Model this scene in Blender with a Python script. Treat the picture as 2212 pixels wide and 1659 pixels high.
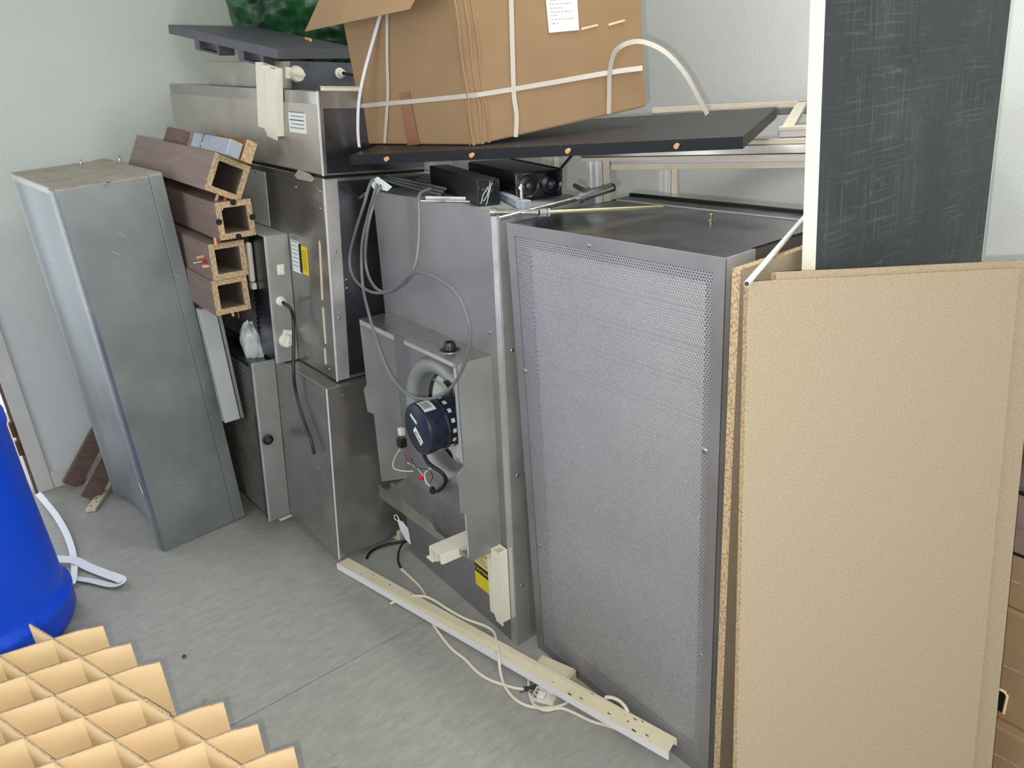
import bpy, bmesh, math, random
from mathutils import Vector, Matrix, Euler

random.seed(7)
for o in list(bpy.data.objects):
    bpy.data.objects.remove(o, do_unlink=True)
SC = bpy.context.scene
COL = SC.collection
V = Vector

# ------------------------------------------------------------------ camera
IW, IH, FPX = 2212, 1659, 1665.0
CAM = V((1.404, -1.073, 1.545))
YAW, PITCH, ROLL = .927, .388, -.077
FWD = V((-math.sin(YAW)*math.cos(PITCH), math.cos(YAW)*math.cos(PITCH), -math.sin(PITCH)))
_r0 = V((math.cos(YAW), math.sin(YAW), 0)); _u0 = _r0.cross(FWD)
RIGHT = _r0*math.cos(ROLL) + _u0*math.sin(ROLL)
UP = RIGHT.cross(FWD)
cd = bpy.data.cameras.new('camera'); cam = bpy.data.objects.new('camera', cd); COL.objects.link(cam)
cd.sensor_width = 36; cd.sensor_fit = 'HORIZONTAL'; cd.lens = 36*FPX/IW; cd.clip_start = .02
cam.matrix_world = Matrix(((RIGHT.x, UP.x, -FWD.x, CAM.x), (RIGHT.y, UP.y, -FWD.y, CAM.y), (RIGHT.z, UP.z, -FWD.z, CAM.z), (0, 0, 0, 1)))
SC.camera = cam

# ------------------------------------------------------------------ world, lights, exposure
w = bpy.data.worlds.new('world'); SC.world = w; w.use_nodes = True
w.node_tree.nodes['Background'].inputs[0].default_value = (.93, .97, 1, 1)
w.node_tree.nodes['Background'].inputs[1].default_value = 2.4
SC.view_settings.view_transform = 'Standard'; SC.view_settings.look = 'None'
SC.view_settings.gamma = 1; SC.view_settings.use_curve_mapping = False
SC.view_settings.exposure = -0.2

def light(name, kind, loc, energy, color=(1, 1, 1), size=None, target=None, radius=None):
    d = bpy.data.lights.new(name, kind); d.energy = energy; d.color = color
    if kind == 'AREA':
        d.shape = 'RECTANGLE'; d.size, d.size_y = size
    if radius is not None: d.shadow_soft_size = radius
    o = bpy.data.objects.new(name, d); COL.objects.link(o); o.location = loc
    if target is not None:
        o.rotation_euler = (V(target)-V(loc)).to_track_quat('-Z', 'Y').to_euler()
    return o
# the phone's own flash, a few centimetres left of and below the lens
light('camera_flash', 'POINT', CAM - RIGHT*.029 - UP*.027, 75, (1, .97, .92), radius=.006)
# daylight from the window bands in the right-hand and rear walls
light('window_daylight', 'AREA', (3.02, -.9, 1.55), 8, (.95, .98, 1), (2.6, 1.2), (0, -.9, 1.3))
light('rear_window_daylight', 'AREA', (.4, -4.05, 1.6), 40, (.95, .98, 1), (3.2, 1.2), (.2, 0, 1.0))
# added fill light, unseen, under the ceiling to brighten the back wall
light('ceiling_fill_light', 'AREA', (.35, .35, 2.6), 28, (1, .99, .95), (1.2, .16), (.35, .35, 0))
# daylight behind the open door at the far left
light('doorway_daylight', 'AREA', (-2.75, -1.55, 1.2), 5, (.95, .98, 1), (1.0, 2.0), (0, -1.5, .6))

# ------------------------------------------------------------------ helpers: measuring
def ray(px, py): return FWD + RIGHT*((px-IW/2)/FPX) - UP*((py-IH/2)/FPX)
def hit(px, py, P0, n):
    d = ray(px, py); t = (V(P0)-CAM).dot(V(n))/d.dot(V(n)); return CAM + d*t
def atz(px, py, z=0): return hit(px, py, (0, 0, z), (0, 0, 1))
def atx(px, py, x): return hit(px, py, (x, 0, 0), (1, 0, 0))
def aty(px, py, y): return hit(px, py, (0, y, 0), (0, 1, 0))

def rot(rz, rx=0, ry=0):
    return Matrix.Rotation(rz, 3, 'Z') @ Matrix.Rotation(rx, 3, 'X') @ Matrix.Rotation(ry, 3, 'Y')

class Frame:
    """a local coordinate system: origin and 3x3 rotation"""
    def __init__(s, o, R): s.o = V(o); s.R = R; s.Ri = R.transposed()
    def L(s, px, py, axis, val):
        n = s.R.col[axis]; return s.Ri @ (hit(px, py, s.o + n*val, n) - s.o)
    def W(s, p): return s.o + s.R @ V(p)
    def loc(s, p): return s.Ri @ (V(p)-s.o)
    def M(s): m = s.R.to_4x4(); m.translation = s.o; return m

# ------------------------------------------------------------------ helpers: materials
def lin(c):
    return tuple(((x/255)/12.92 if x/255 <= .04045 else ((x/255+.055)/1.055)**2.4) for x in c) + (1,)
MATS = {}
def mat(name, base, rough=.6, metal=0, var=None, vscale=8, stretch=(1, 1, 1), bump=0, bscale=60, spec=.5, rvar=0, detail=5, contrast=(.3, .7), extra=None, trans=0, wave=0, wscale=2.2):
    m = bpy.data.materials.new(name); m.use_nodes = True; nt = m.node_tree; N = nt.nodes; Lk = nt.links
    b = N['Principled BSDF']; b.inputs['Roughness'].default_value = rough; b.inputs['Metallic'].default_value = metal
    b.inputs['Specular IOR Level'].default_value = spec
    if trans: b.inputs['Transmission Weight'].default_value = trans
    b.inputs['Base Color'].default_value = lin(base)
    tc = N.new('ShaderNodeTexCoord'); mp = N.new('ShaderNodeMapping'); Lk.new(tc.outputs['Object'], mp.inputs[0]); mp.inputs['Scale'].default_value = stretch
    col = None
    if var:
        nz = N.new('ShaderNodeTexNoise'); nz.inputs['Scale'].default_value = vscale; nz.inputs['Detail'].default_value = detail; nz.inputs['Roughness'].default_value = .65
        Lk.new(mp.outputs[0], nz.inputs['Vector'])
        rp = N.new('ShaderNodeValToRGB'); rp.color_ramp.elements[0].position = contrast[0]; rp.color_ramp.elements[1].position = contrast[1]
        rp.color_ramp.elements[0].color = lin(var); rp.color_ramp.elements[1].color = lin(base)
        Lk.new(nz.outputs[0], rp.inputs[0]); col = rp.outputs[0]
        if rvar:
            mr = N.new('ShaderNodeMapRange'); mr.inputs[1].default_value = .3; mr.inputs[2].default_value = .7
            mr.inputs[3].default_value = max(.05, rough-rvar); mr.inputs[4].default_value = min(1, rough+rvar)
            Lk.new(nz.outputs[0], mr.inputs[0]); Lk.new(mr.outputs[0], b.inputs['Roughness'])
    for (c2, sc2, lo, hi, st2) in (extra or []):
        mp2 = N.new('ShaderNodeMapping'); mp2.inputs['Scale'].default_value = st2; Lk.new(tc.outputs['Object'], mp2.inputs[0])
        n2 = N.new('ShaderNodeTexNoise'); n2.inputs['Scale'].default_value = sc2; n2.inputs['Detail'].default_value = 3
        Lk.new(mp2.outputs[0], n2.inputs['Vector'])
        r2 = N.new('ShaderNodeMapRange'); r2.inputs[1].default_value = lo; r2.inputs[2].default_value = hi; Lk.new(n2.outputs[0], r2.inputs[0])
        mx = N.new('ShaderNodeMixRGB'); Lk.new(r2.outputs[0], mx.inputs[0]); mx.inputs[2].default_value = lin(c2)
        if col: Lk.new(col, mx.inputs[1])
        else: mx.inputs[1].default_value = lin(base)
        col = mx.outputs[0]
    if col: Lk.new(col, b.inputs['Base Color'])
    if wave:
        n4 = N.new('ShaderNodeTexNoise'); n4.inputs['Scale'].default_value = wscale; n4.inputs['Detail'].default_value = 2
        Lk.new(tc.outputs['Object'], n4.inputs['Vector'])
        bw = N.new('ShaderNodeBump'); bw.inputs['Strength'].default_value = 1; bw.inputs['Distance'].default_value = wave
        Lk.new(n4.outputs[0], bw.inputs['Height']); Lk.new(bw.outputs[0], b.inputs['Normal'])
    if bump:
        n3 = N.new('ShaderNodeTexNoise'); n3.inputs['Scale'].default_value = bscale; n3.inputs['Detail'].default_value = 3
        Lk.new(mp.outputs[0], n3.inputs['Vector'])
        bp = N.new('ShaderNodeBump'); bp.inputs['Strength'].default_value = bump; bp.inputs['Distance'].default_value = .003
        Lk.new(n3.outputs[0], bp.inputs['Height']); Lk.new(bp.outputs[0], b.inputs['Normal'])
    MATS[name] = m; return m

def wall_mat(name, base, rt=(0, 0, 0)):
    m = mat(name, base, rough=.75, var=tuple(c-6 for c in base), vscale=2.5)
    nt = m.node_tree; N = nt.nodes; Lk = nt.links; b = N['Principled BSDF']
    tc = N.new('ShaderNodeTexCoord'); mp = N.new('ShaderNodeMapping'); Lk.new(tc.outputs['Object'], mp.inputs[0]); mp.inputs['Rotation'].default_value = rt
    vo = N.new('ShaderNodeTexVoronoi'); vo.inputs['Scale'].default_value = 120; vo.inputs['Randomness'].default_value = .12
    Lk.new(mp.outputs[0], vo.inputs['Vector'])
    bp = N.new('ShaderNodeBump'); bp.inputs['Strength'].default_value = .3; bp.inputs['Distance'].default_value = .003; bp.invert = True
    Lk.new(vo.outputs['Distance'], bp.inputs['Height']); Lk.new(bp.outputs[0], b.inputs['Normal'])
    return m

WALL = wall_mat('woven wallpaper paint', (211, 215, 213), (0, .6, 0))
WALLL = wall_mat('woven wallpaper paint left', (208, 213, 207), (.6, 0, 0))
TRIM = mat('cream trim paint', (208, 206, 196), .5, var=(196, 194, 184), vscale=5)
CEIL = mat('ceiling paint', (220, 220, 216), .9)
FLOOR = mat('grey vinyl', (160, 160, 154), .5, var=(147, 147, 142), vscale=9, stretch=(5, 1.5, 1), contrast=(.35, .65),
            extra=[((174, 174, 169), 62, .58, .80, (2.2, .6, 1)), ((96, 90, 82), 7, .72, .8, (1, 1, 1))], rvar=.08)
SUBFLOOR = mat('dark seam filler', (70, 70, 70), .9)
ALU = mat('brushed aluminium', (176, 174, 170), .26, .82, var=(158, 156, 154), vscale=3, rvar=.05, wave=.05, wscale=2.5)
ALUM = mat('matt aluminium', (172, 169, 172), .5, .85, var=(154, 151, 154), vscale=3, rvar=.06, wave=.006)
PERF = mat('perforated aluminium', (196, 195, 199), .5, .8, var=(184, 183, 187), vscale=3)
ALULT = mat('bright aluminium', (206, 206, 206), .32, .6, var=(184, 184, 184), vscale=6, rvar=.1)
DUSTY = mat('dusty sheet metal', (186, 181, 172), .46, .55, var=(164, 158, 150), vscale=4, rvar=.06, wave=.01, extra=[((206, 203, 196), 7, .6, .85, (1, 1, 1))])
BRIGHTROD = mat('polished rod', (236, 236, 238), .3, .35)
GALV = mat('dull galvanised sheet', (174, 176, 174), .48, .62, var=(154, 157, 156), vscale=4, rvar=.08, wave=.006, extra=[((196, 199, 200), 16, .7, .8, (1, .3, 1.6)), ((150, 148, 138), 9, .66, .8, (1, 1, 1))])
PALEPLATE = mat('pale plate', (206, 208, 202), .5, .12, var=(190, 192, 186), vscale=6)  # pale base stands in for the bright reflection on the upper plates
CASM = mat('pale grey enamel', (178, 182, 182), .5, .15, var=(168, 172, 172), vscale=5)
PODMET = mat('scratched galvanised sheet', (156, 162, 163), .5, .7, var=(134, 140, 143), vscale=4, rvar=.08, wave=.006, extra=[((150, 149, 140), 5, .6, .8, (1, 1, 1))])
def scratches(m):
    nt = m.node_tree; N = nt.nodes; Lk = nt.links; b = N['Principled BSDF']; old = b.inputs['Base Color'].links[0].from_socket
    tc = N.new('ShaderNodeTexCoord'); m1 = N.new('ShaderNodeMapping'); m1.inputs['Rotation'].default_value = (.75, 0, 0); Lk.new(tc.outputs['Object'], m1.inputs[0])
    m2 = N.new('ShaderNodeMapping'); m2.inputs['Scale'].default_value = (1, 5, 110); Lk.new(m1.outputs[0], m2.inputs[0])
    n = N.new('ShaderNodeTexNoise'); n.inputs['Scale'].default_value = 1.6; n.inputs['Detail'].default_value = 2; Lk.new(m2.outputs[0], n.inputs['Vector'])
    r = N.new('ShaderNodeMapRange'); r.inputs[1].default_value = .70; r.inputs[2].default_value = .84; Lk.new(n.outputs[0], r.inputs[0])
    mx = N.new('ShaderNodeMixRGB'); Lk.new(r.outputs[0], mx.inputs[0]); Lk.new(old, mx.inputs[1]); mx.inputs[2].default_value = lin((226, 230, 230)); Lk.new(mx.outputs[0], b.inputs['Base Color'])
scratches(PODMET)
GALVD = mat('dusty galvanised top', (182, 176, 162), .7, .25, var=(152, 147, 134), vscale=14)
DARKMET = mat('dark sheet metal', (120, 122, 128), .28, .92, var=(90, 92, 100), vscale=4, rvar=.1, wave=.02, wscale=3)
STEEL = mat('zinc steel', (190, 192, 190), .28, .95, var=(150, 152, 148), vscale=20, rvar=.1)
BRASSY = mat('yellow zinc', (190, 180, 140), .35, .9)
CHIP = mat('chipboard face', (163, 148, 126), .85, var=(147, 132, 109), vscale=300, contrast=(.35, .6), bump=.15, bscale=400,
           extra=[((136, 117, 90), 260, .64, .76, (1, 1, 1)), ((178, 163, 139), 340, .62, .76, (1, 1, 1)), ((146, 126, 96), 7, .68, .82, (1, 1, 1))])
CHIPEDGE = mat('chipboard cut edge', (190, 168, 134), .9, var=(132, 106, 76), vscale=190, contrast=(.36, .56), bump=.3, bscale=200)
CARD = mat('corrugated cardboard', (152, 124, 93), .85, var=(142, 115, 84), vscale=6, bump=.05, bscale=120, extra=[((166, 136, 100), 3, .55, .75, (1, 1, 1))])
CARDLT = mat('pale cardboard', (229, 204, 162), .85, var=(221, 194, 151), vscale=9, bump=.04, bscale=160)
CARDEDGE = mat('cardboard cut edge', (190, 172, 150), .9, var=(120, 96, 66), vscale=220)
BLACKLAM = mat('black laminate', (42, 38, 40), .42, var=(34, 30, 32), vscale=30)
BLACKEDGE = mat('scuffed black edge', (22, 24, 34), .3, var=(12, 13, 20), vscale=25, extra=[((150, 150, 155), 70, .72, .78, (1, 1, 1))])
GREYLAM = mat('dark grey laminate', (84, 84, 92), .5, var=(72, 72, 80), vscale=20)
BLACKPL = mat('black plastic', (18, 18, 20), .35)
BLACKFILM = mat('black stretch film', (16, 18, 26), .12, var=(8, 9, 14), vscale=18, bump=1.0, bscale=30)
WHITEPL = mat('white plastic', (226, 222, 208), .45)
CREAMPL = mat('aged cream plastic', (216, 207, 182), .5, var=(206, 196, 168), vscale=12, extra=[((120, 104, 76), 26, .73, .78, (2, 2, 2))])
LIPPL = mat('white trunking side', (210, 210, 212), .45)
GREYCAB = mat('grey cable sheath', (98, 101, 103), .45)
BLACKCAB = mat('black cable sheath', (22, 24, 26), .45)
WHITECAB = mat('off white cable sheath', (224, 217, 202), .5)
BLUE = mat('blue polyethylene', (0, 80, 238), .42, var=(0, 74, 224), vscale=3, spec=.5)
GREEN = mat('green tarpaulin', (36, 96, 52), .4, var=(14, 52, 28), vscale=5, contrast=(.38, .62), stretch=(1, 2, .6), wave=.12, wscale=7)
STRAP = mat('white woven strap', (226, 230, 238), .6)
STRAPCL = mat('translucent packing strap', (188, 180, 170), .35)
TAPE = mat('brown packing tape', (140, 92, 58), .18, var=(124, 78, 46), vscale=30)
PAPER = mat('white paper', (222, 226, 224), .8)
INK = mat('grey ink', (120, 124, 126), .9)
INKBLK = mat('black ink', (24, 24, 24), .8)
YELLOW = mat('yellow label', (226, 206, 30), .5)
PALEYEL = mat('pale yellow label', (222, 212, 128), .5)
NAVY = mat('navy motor enamel', (36, 44, 62), .32, var=(30, 38, 54), vscale=10)
WOODBR = mat('brown wood veneer', (138, 119, 112), .6, var=(118, 99, 92), vscale=12, stretch=(.4, 6, 6))
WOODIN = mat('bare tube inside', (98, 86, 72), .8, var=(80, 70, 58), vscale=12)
WOODOR = mat('orange wood', (168, 116, 60), .7, var=(132, 88, 42), vscale=20, stretch=(.6, 6, 6))
WOODRED = mat('reddish old wood', (118, 97, 86), .7, var=(94, 74, 64), vscale=14, stretch=(1, 1, 6))
WOODPALE = mat('pale dowel wood', (206, 160, 112), .7)
BLUEGREY = mat('blue grey painted metal', (164, 172, 184), .5, .2, var=(152, 160, 172), vscale=8)
RED = mat('red plastic', (190, 24, 34), .4)
CREAMEDGE = mat('cream edging', (222, 218, 204), .5)
SLATE = mat('worn chalkboard', (50, 54, 57), .6, var=(42, 46, 49), vscale=9, detail=8,
            extra=[((70, 76, 77), 4, .45, .8, (1, 1, 1)), ((104, 110, 110), 190, .55, .82, (1, 1, .035)), ((104, 110, 110), 190, .55, .82, (.035, 1, 1)), ((92, 98, 98), 60, .6, .8, (1, 1, 1)), ((48, 52, 55), 3.2, .42, .62, (1, 1, 1))])
FILTER = mat('pleated filter media', (246, 247, 248), .6)
FOAM = mat('white plastic film wad', (196, 200, 200), .3, var=(172, 176, 178), vscale=30, bump=.8, bscale=60)
MESHBLK = mat('dark wire mesh', (112, 108, 100), .55, .4, var=(84, 80, 74), vscale=12)
CREAMWOOD = mat('cream frame edging', (216, 209, 192), .6, var=(200, 190, 168), vscale=14)
COPPER = mat('brown rusty steel', (116, 84, 56), .5, .7)
PLASTICCL = mat('clear plastic bag', (214, 218, 220), .25)

# ------------------------------------------------------------------ helpers: meshes
class MB:
    def __init__(s): s.v = []; s.f = []
    def quad(s, *p):
        i = len(s.v); s.v += [V(q) for q in p]; s.f.append(tuple(range(i, i+len(p)))); return s
    def hexa(s, p):
        """8 points: bottom ring 0-3, top ring 4-7"""
        i = len(s.v); s.v += [V(q) for q in p]
        for a in ((0, 3, 2, 1), (4, 5, 6, 7), (0, 1, 5, 4), (1, 2, 6, 5), (2, 3, 7, 6), (3, 0, 4, 7)): s.f.append(tuple(i+k for k in a))
        return s
    def box(s, x0, x1, y0, y1, z0, z1, M=None):
        p = [V(q) for q in ((x0, y0, z0), (x1, y0, z0), (x1, y1, z0), (x0, y1, z0), (x0, y0, z1), (x1, y0, z1), (x1, y1, z1), (x0, y1, z1))]
        if M is not None: p = [M @ q for q in p]
        return s.hexa(p)
    def bar(s, p0, p1, w_, h_, up=(0, 0, 1)):
        p0, p1 = V(p0), V(p1); d = (p1-p0).normalized(); sd = d.cross(V(up)).normalized(); u = sd.cross(d)
        a, b = sd*w_/2, u*h_/2
        return s.hexa([p0-a-b, p0+a-b, p1+a-b, p1-a-b, p0-a+b, p0+a+b, p1+a+b, p1-a+b])
    def prism(s, poly, off):
        n = len(poly); i = len(s.v); off = V(off)
        s.v += [V(p) for p in poly] + [V(p)+off for p in poly]
        s.f.append(tuple(i+k for k in range(n))); s.f.append(tuple(i+n+k for k in reversed(range(n))))
        for k in range(n): s.f.append((i+k, i+n+k, i+n+(k+1) % n, i+(k+1) % n))
        return s
    def tube(s, pts, r, n=8, caps=True, closed=False):
        pts = [V(p) for p in pts]; m = len(pts); i0 = len(s.v); t0 = None; nx = None
        for k in range(m):
            a = pts[(k-1) % m] if (closed or k > 0) else pts[k]; b = pts[(k+1) % m] if (closed or k < m-1) else pts[k]
            t = (b-a).normalized() if (b-a).length > 1e-9 else V((0, 0, 1))
            if nx is None:
                nx = t.cross(V((0, 0, 1)));
                if nx.length < 1e-3: nx = t.cross(V((1, 0, 0)))
                nx.normalize()
            else:
                nx = (nx - t*nx.dot(t)).normalized()
            ny = t.cross(nx); rr = r[k] if isinstance(r, (list, tuple)) else r
            for j in range(n):
                an = 2*math.pi*j/n; s.v.append(pts[k] + nx*(rr*math.cos(an)) + ny*(rr*math.sin(an)))
        for k in range(m if closed else m-1):
            for j in range(n):
                a = i0+k*n+j; b = i0+k*n+(j+1) % n; c = i0+((k+1) % m)*n+(j+1) % n; d = i0+((k+1) % m)*n+j; s.f.append((a, b, c, d))
        if caps and not closed:
            s.f.append(tuple(i0+j for j in reversed(range(n)))); s.f.append(tuple(i0+(m-1)*n+j for j in range(n)))
        return s
    def cyl(s, p0, p1, r, r1=None, n=20):
        return s.tube([p0, p1], [r, r if r1 is None else r1], n)
    def lathe(s, prof, o=(0, 0, 0), ax=(0, 0, 1), n=32, close=False):
        """prof: list of (radius, height along ax)"""
        ax = V(ax).normalized(); e1 = ax.orthogonal().normalized(); e2 = ax.cross(e1); o = V(o); i = len(s.v); m = len(prof)
        for (r, h) in prof:
            for j in range(n):
                a = 2*math.pi*j/n; s.v.append(o + ax*h + e1*(r*math.cos(a)) + e2*(r*math.sin(a)))
        for k in range(m if close else m-1):
            for j in range(n):
                a = i+k*n+j; b = i+k*n+(j+1) % n; k2 = (k+1) % m; s.f.append((a, b, i+k2*n+(j+1) % n, i+k2*n+j))
        return s
    def disc(s, o, ax, r, n=24):
        ax = V(ax).normalized(); e1 = ax.orthogonal().normalized(); e2 = ax.cross(e1); o = V(o)
        return s.quad(*[o + e1*(r*math.cos(2*math.pi*j/n)) + e2*(r*math.sin(2*math.pi*j/n)) for j in range(n)])
    def ribbon(s, pts, nrm, width, th=.0008):
        """flat strap along pts; nrm = list of side vectors or one vector"""
        pts = [V(p) for p in pts]; m = len(pts); i = len(s.v)
        for k in range(m):
            sd = V(nrm[k] if isinstance(nrm, list) else nrm).normalized()
            a = pts[max(k-1, 0)]; b = pts[min(k+1, m-1)]; t = (b-a).normalized(); sd = (sd - t*sd.dot(t)).normalized(); nn = sd.cross(t)
            for (x, y) in ((-1, -1), (1, -1), (1, 1), (-1, 1)): s.v.append(pts[k] + sd*(x*width/2) + nn*(y*th/2))
        for k in range(m-1):
            for j in range(4):
                a = i+k*4+j; b = i+k*4+(j+1) % 4; s.f.append((a, b, b+4, a+4))
        s.f.append((i+3, i+2, i+1, i)); e = i+(m-1)*4; s.f.append((e, e+1, e+2, e+3)); return s
    def build(s, name, material, parent=None, bevel=0, smooth=False, seg=2, weld=False, frame=None):
        me = bpy.data.meshes.new(name); me.from_pydata([tuple(q) for q in s.v], [], s.f)
        bm = bmesh.new(); bm.from_mesh(me)
        if weld: bmesh.ops.remove_doubles(bm, verts=bm.verts, dist=1e-5)
        bmesh.ops.recalc_face_normals(bm, faces=bm.faces)
        if bevel:
            es = [e for e in bm.edges if len(e.link_faces) == 2 and e.calc_face_angle(0) > .5]
            bmesh.ops.bevel(bm, geom=es, offset=bevel, segments=seg, profile=.5, affect='EDGES', clamp_overlap=True)
        bm.to_mesh(me); bm.free()
        if smooth:
            me.polygons.foreach_set('use_smooth', [True]*len(me.polygons))
            me.set_sharp_from_angle(angle=math.radians(40))
        if isinstance(material, (list, tuple)):
            for q in material: me.materials.append(q)
        else: me.materials.append(material)
        o = bpy.data.objects.new(name, me); COL.objects.link(o)
        if parent is not None: o.parent = parent
        if frame is not None: o.matrix_local = frame
        return o

def tag(o, label, cat, group=None):
    o['label'] = label; o['category'] = cat
    if group: o['group'] = group
    return o
def struct(o): o['kind'] = 'structure'; return o
def thing(name, label, cat, frame=None, loc=None, group=None):
    o = bpy.data.objects.new(name, None); o.empty_display_size = .05; COL.objects.link(o)
    if frame is not None: o.matrix_world = frame.M()
    elif loc is not None: o.location = loc
    return tag(o, label, cat, group)
def spline(pts, k=6, closed=False):
    pts = [V(p) for p in pts]; n = len(pts); out = []
    rng = n if closed else n-1
    for i in range(rng):
        p0 = pts[(i-1) % n] if (closed or i > 0) else pts[0]; p1 = pts[i]; p2 = pts[(i+1) % n]; p3 = pts[(i+2) % n] if (closed or i < n-2) else pts[-1]
        for j in range(k):
            t = j/k; out.append(.5*((2*p1) + (p2-p0)*t + (2*p0-5*p1+4*p2-p3)*t*t + (3*p1-p0-3*p2+p3)*t**3))
    if not closed: out.append(pts[-1])
    return out
def text(name, body, material, parent, size, M, extrude=.0002):
    c = bpy.data.curves.new(name, 'FONT'); c.body = body; c.size = size; c.extrude = extrude; c.align_x = 'CENTER'; c.align_y = 'CENTER'
    t = bpy.data.objects.new(name, c); COL.objects.link(t); bpy.context.view_layer.update()
    me = bpy.data.meshes.new_from_object(t.evaluated_get(bpy.context.evaluated_depsgraph_get()))
    bpy.data.objects.remove(t, do_unlink=True); me.materials.clear(); me.materials.append(material)
    o = bpy.data.objects.new(name, me); COL.objects.link(o); o.parent = parent; o.matrix_local = M; return o
def basis(o, x, y):
    x = V(x).normalized(); y = V(y); y = (y - x*y.dot(x)).normalized(); z = x.cross(y); m = Matrix((x, y, z)).transposed().to_4x4(); m.translation = V(o); return m
def screw(parent, p, n, r=.005, m=STEEL, name='screw'):
    n = V(n).normalized(); p = V(p); b = MB(); b.lathe([(r, -.001), (r, .0008), (r*.75, .002), (r*.3, .0024), (.0001, .0024)], p, n, 12)
    return b.build(name, m, parent, smooth=True)

# ================================================================== THE SETTING
XL, YB, XR, YR, ZC = -2.21, 1.35, 3.1, -4.1, 2.7
fl = struct(MB().box(XL-1.2, XR+.1, YR-.1, YB+.1, -.1, -.004).build('floor', SUBFLOOR))
for a, b in ((XL-1.2, -.3285), (-.3255, 1.672), (1.675, XR+.1)):
    MB().box(a, b, YR-.1, YB+.1, -.004, 0).build('vinyl_sheet', FLOOR, fl)
struct(MB().box(XL-.1, XR+.1, YB, YB+.1, 0, ZC).build('wall_back', WALL))
DY0, DY1 = -1.95, -.955          # the doorway in the left wall
wl = struct(MB().box(XL-.1, XL, DY1, YB+.1, 0, ZC).build('wall_left', WALLL))
struct(MB().box(XL-.1, XL, YR-.1, DY0, 0, ZC).box(XL-.1, XL, DY0, DY1, 2.05, ZC).build('wall_left_front', WALL))
struct(MB().box(XL-1.2, XR+.1, YR-.1, YB+.1, ZC, ZC+.1).build('ceiling', CEIL))
# right wall with a window band, rear wall with a window band
struct(MB().box(XR, XR+.1, YR-.1, YB+.1, 0, .95).box(XR, XR+.1, YR-.1, YB+.1, 2.15, ZC).box(XR, XR+.1, YR-.1, -2.2, .95, 2.15).box(XR, XR+.1, .4, YB+.1, .95, 2.15).build('wall_right', WALL))
struct(MB().box(XL-.1, XR+.1, YR-.1, YR, 0, 1.0).box(XL-.1, XR+.1, YR-.1, YR, 2.2, ZC).box(XL-.1, -1.2, YR-.1, YR, 1.0, 2.2).box(2.0, XR+.1, YR-.1, YR, 1.0, 2.2).build('wall_rear', WALL))
# cream trim at the end of the left wall: post beside the doorway and low baseboard
t = struct(MB().box(XL, XL+.012, DY1+.002, DY1+.062, 0, 2.05).build('trim_1', TRIM, bevel=.002))
struct(MB().box(XL, XL+.012, DY1+.064, YB, 0, .075).build('baseboard_left', TRIM, bevel=.002))
t2 = struct(MB().box(XL-.03, XL+.004, DY1-.010, DY1+.0015, 0, 2.05).build('trim_2', WOODRED, bevel=.002))
for (px_, py_) in ((36, 925), (48, 965)):
    q = atx(px_, py_, XL); MB().box(XL-.01, XL+.012, DY1-.02, DY1-.004, q.z-.035, q.z+.035).build('hinge', COPPER, t2, bevel=.004)
struct(MB().box(XL-.14, XL+.02, DY0, DY1-.03, 0, .012).build('trim_3', ALU, bevel=.003))

# ================================================================== PERFORATED FILTER UNIT (standing upright, nearest of the row)
PW, PH = .605, 1.22
pu = thing('fan_filter_unit', 'upright aluminium filter unit with a tall perforated front sheet beside the chipboard', 'filter unit', loc=(0, 0, 0), group='fan filter units')
mg = .026
b = MB()
for (x0, x1, z0, z1) in ((0, PW, 0, mg), (0, PW, PH-mg, PH), (0, mg, mg, PH-mg), (PW-mg, PW, mg, PH-mg)): b.box(x0, x1, 0, .004, z0, z1)
b.build('front_frame', ALUM, pu); b = MB()
MB().box(0, .003, .004, .085, 0, PH).build('frame_side', ALULT, pu)
MB().box(PW-.003, PW, .004, .085, 0, PH).build('frame_side', ALULT, pu)
MB().box(.003, PW-.003, .004, .085, 0, .003).build('frame_bottom', ALU, pu)
MB().box(.003, PW-.003, .004, .085, PH-.003, PH).build('frame_top', DARKMET, pu)  # darker metal paints in the dimmer light on the top
# perforated sheet: every hole is cut
p = .00635; rh = .0023; verts = []; faces = []
nx = int((PW-2*mg)/p); row = p*.866; nz = int((PH-2*mg)/row)
x0s = mg + ((PW-2*mg)-nx*p)/2; z0s = mg + ((PH-2*mg)-nz*row)/2
hexo = [(p/math.sqrt(3)*math.sin(math.pi/3*k), p/math.sqrt(3)*math.cos(math.pi/3*k)) for k in range(6)]
hexi = [(rh*math.sin(math.pi/3*k), rh*math.cos(math.pi/3*k)) for k in range(6)]
for j in range(nz):
    for i in range(nx):
        cx = x0s + (i+.5 + (.25 if j % 2 else -.25))*p; cz = z0s + (j+.5)*row; s = len(verts)
        verts += [(cx+a, .002, cz+c) for a, c in hexo] + [(cx+a, .002, cz+c) for a, c in hexi] + [(cx+a, .0034, cz+c) for a, c in hexi]
        for k in range(6):
            k2 = (k+1) % 6; faces.append((s+k, s+k2, s+6+k2, s+6+k)); faces.append((s+6+k, s+6+k2, s+12+k2, s+12+k))
me = bpy.data.meshes.new('perforated_sheet'); me.from_pydata(verts, [], faces); me.materials.append(PERF)
ps = bpy.data.objects.new('perforated_sheet', me); COL.objects.link(ps); ps.parent = pu
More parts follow.
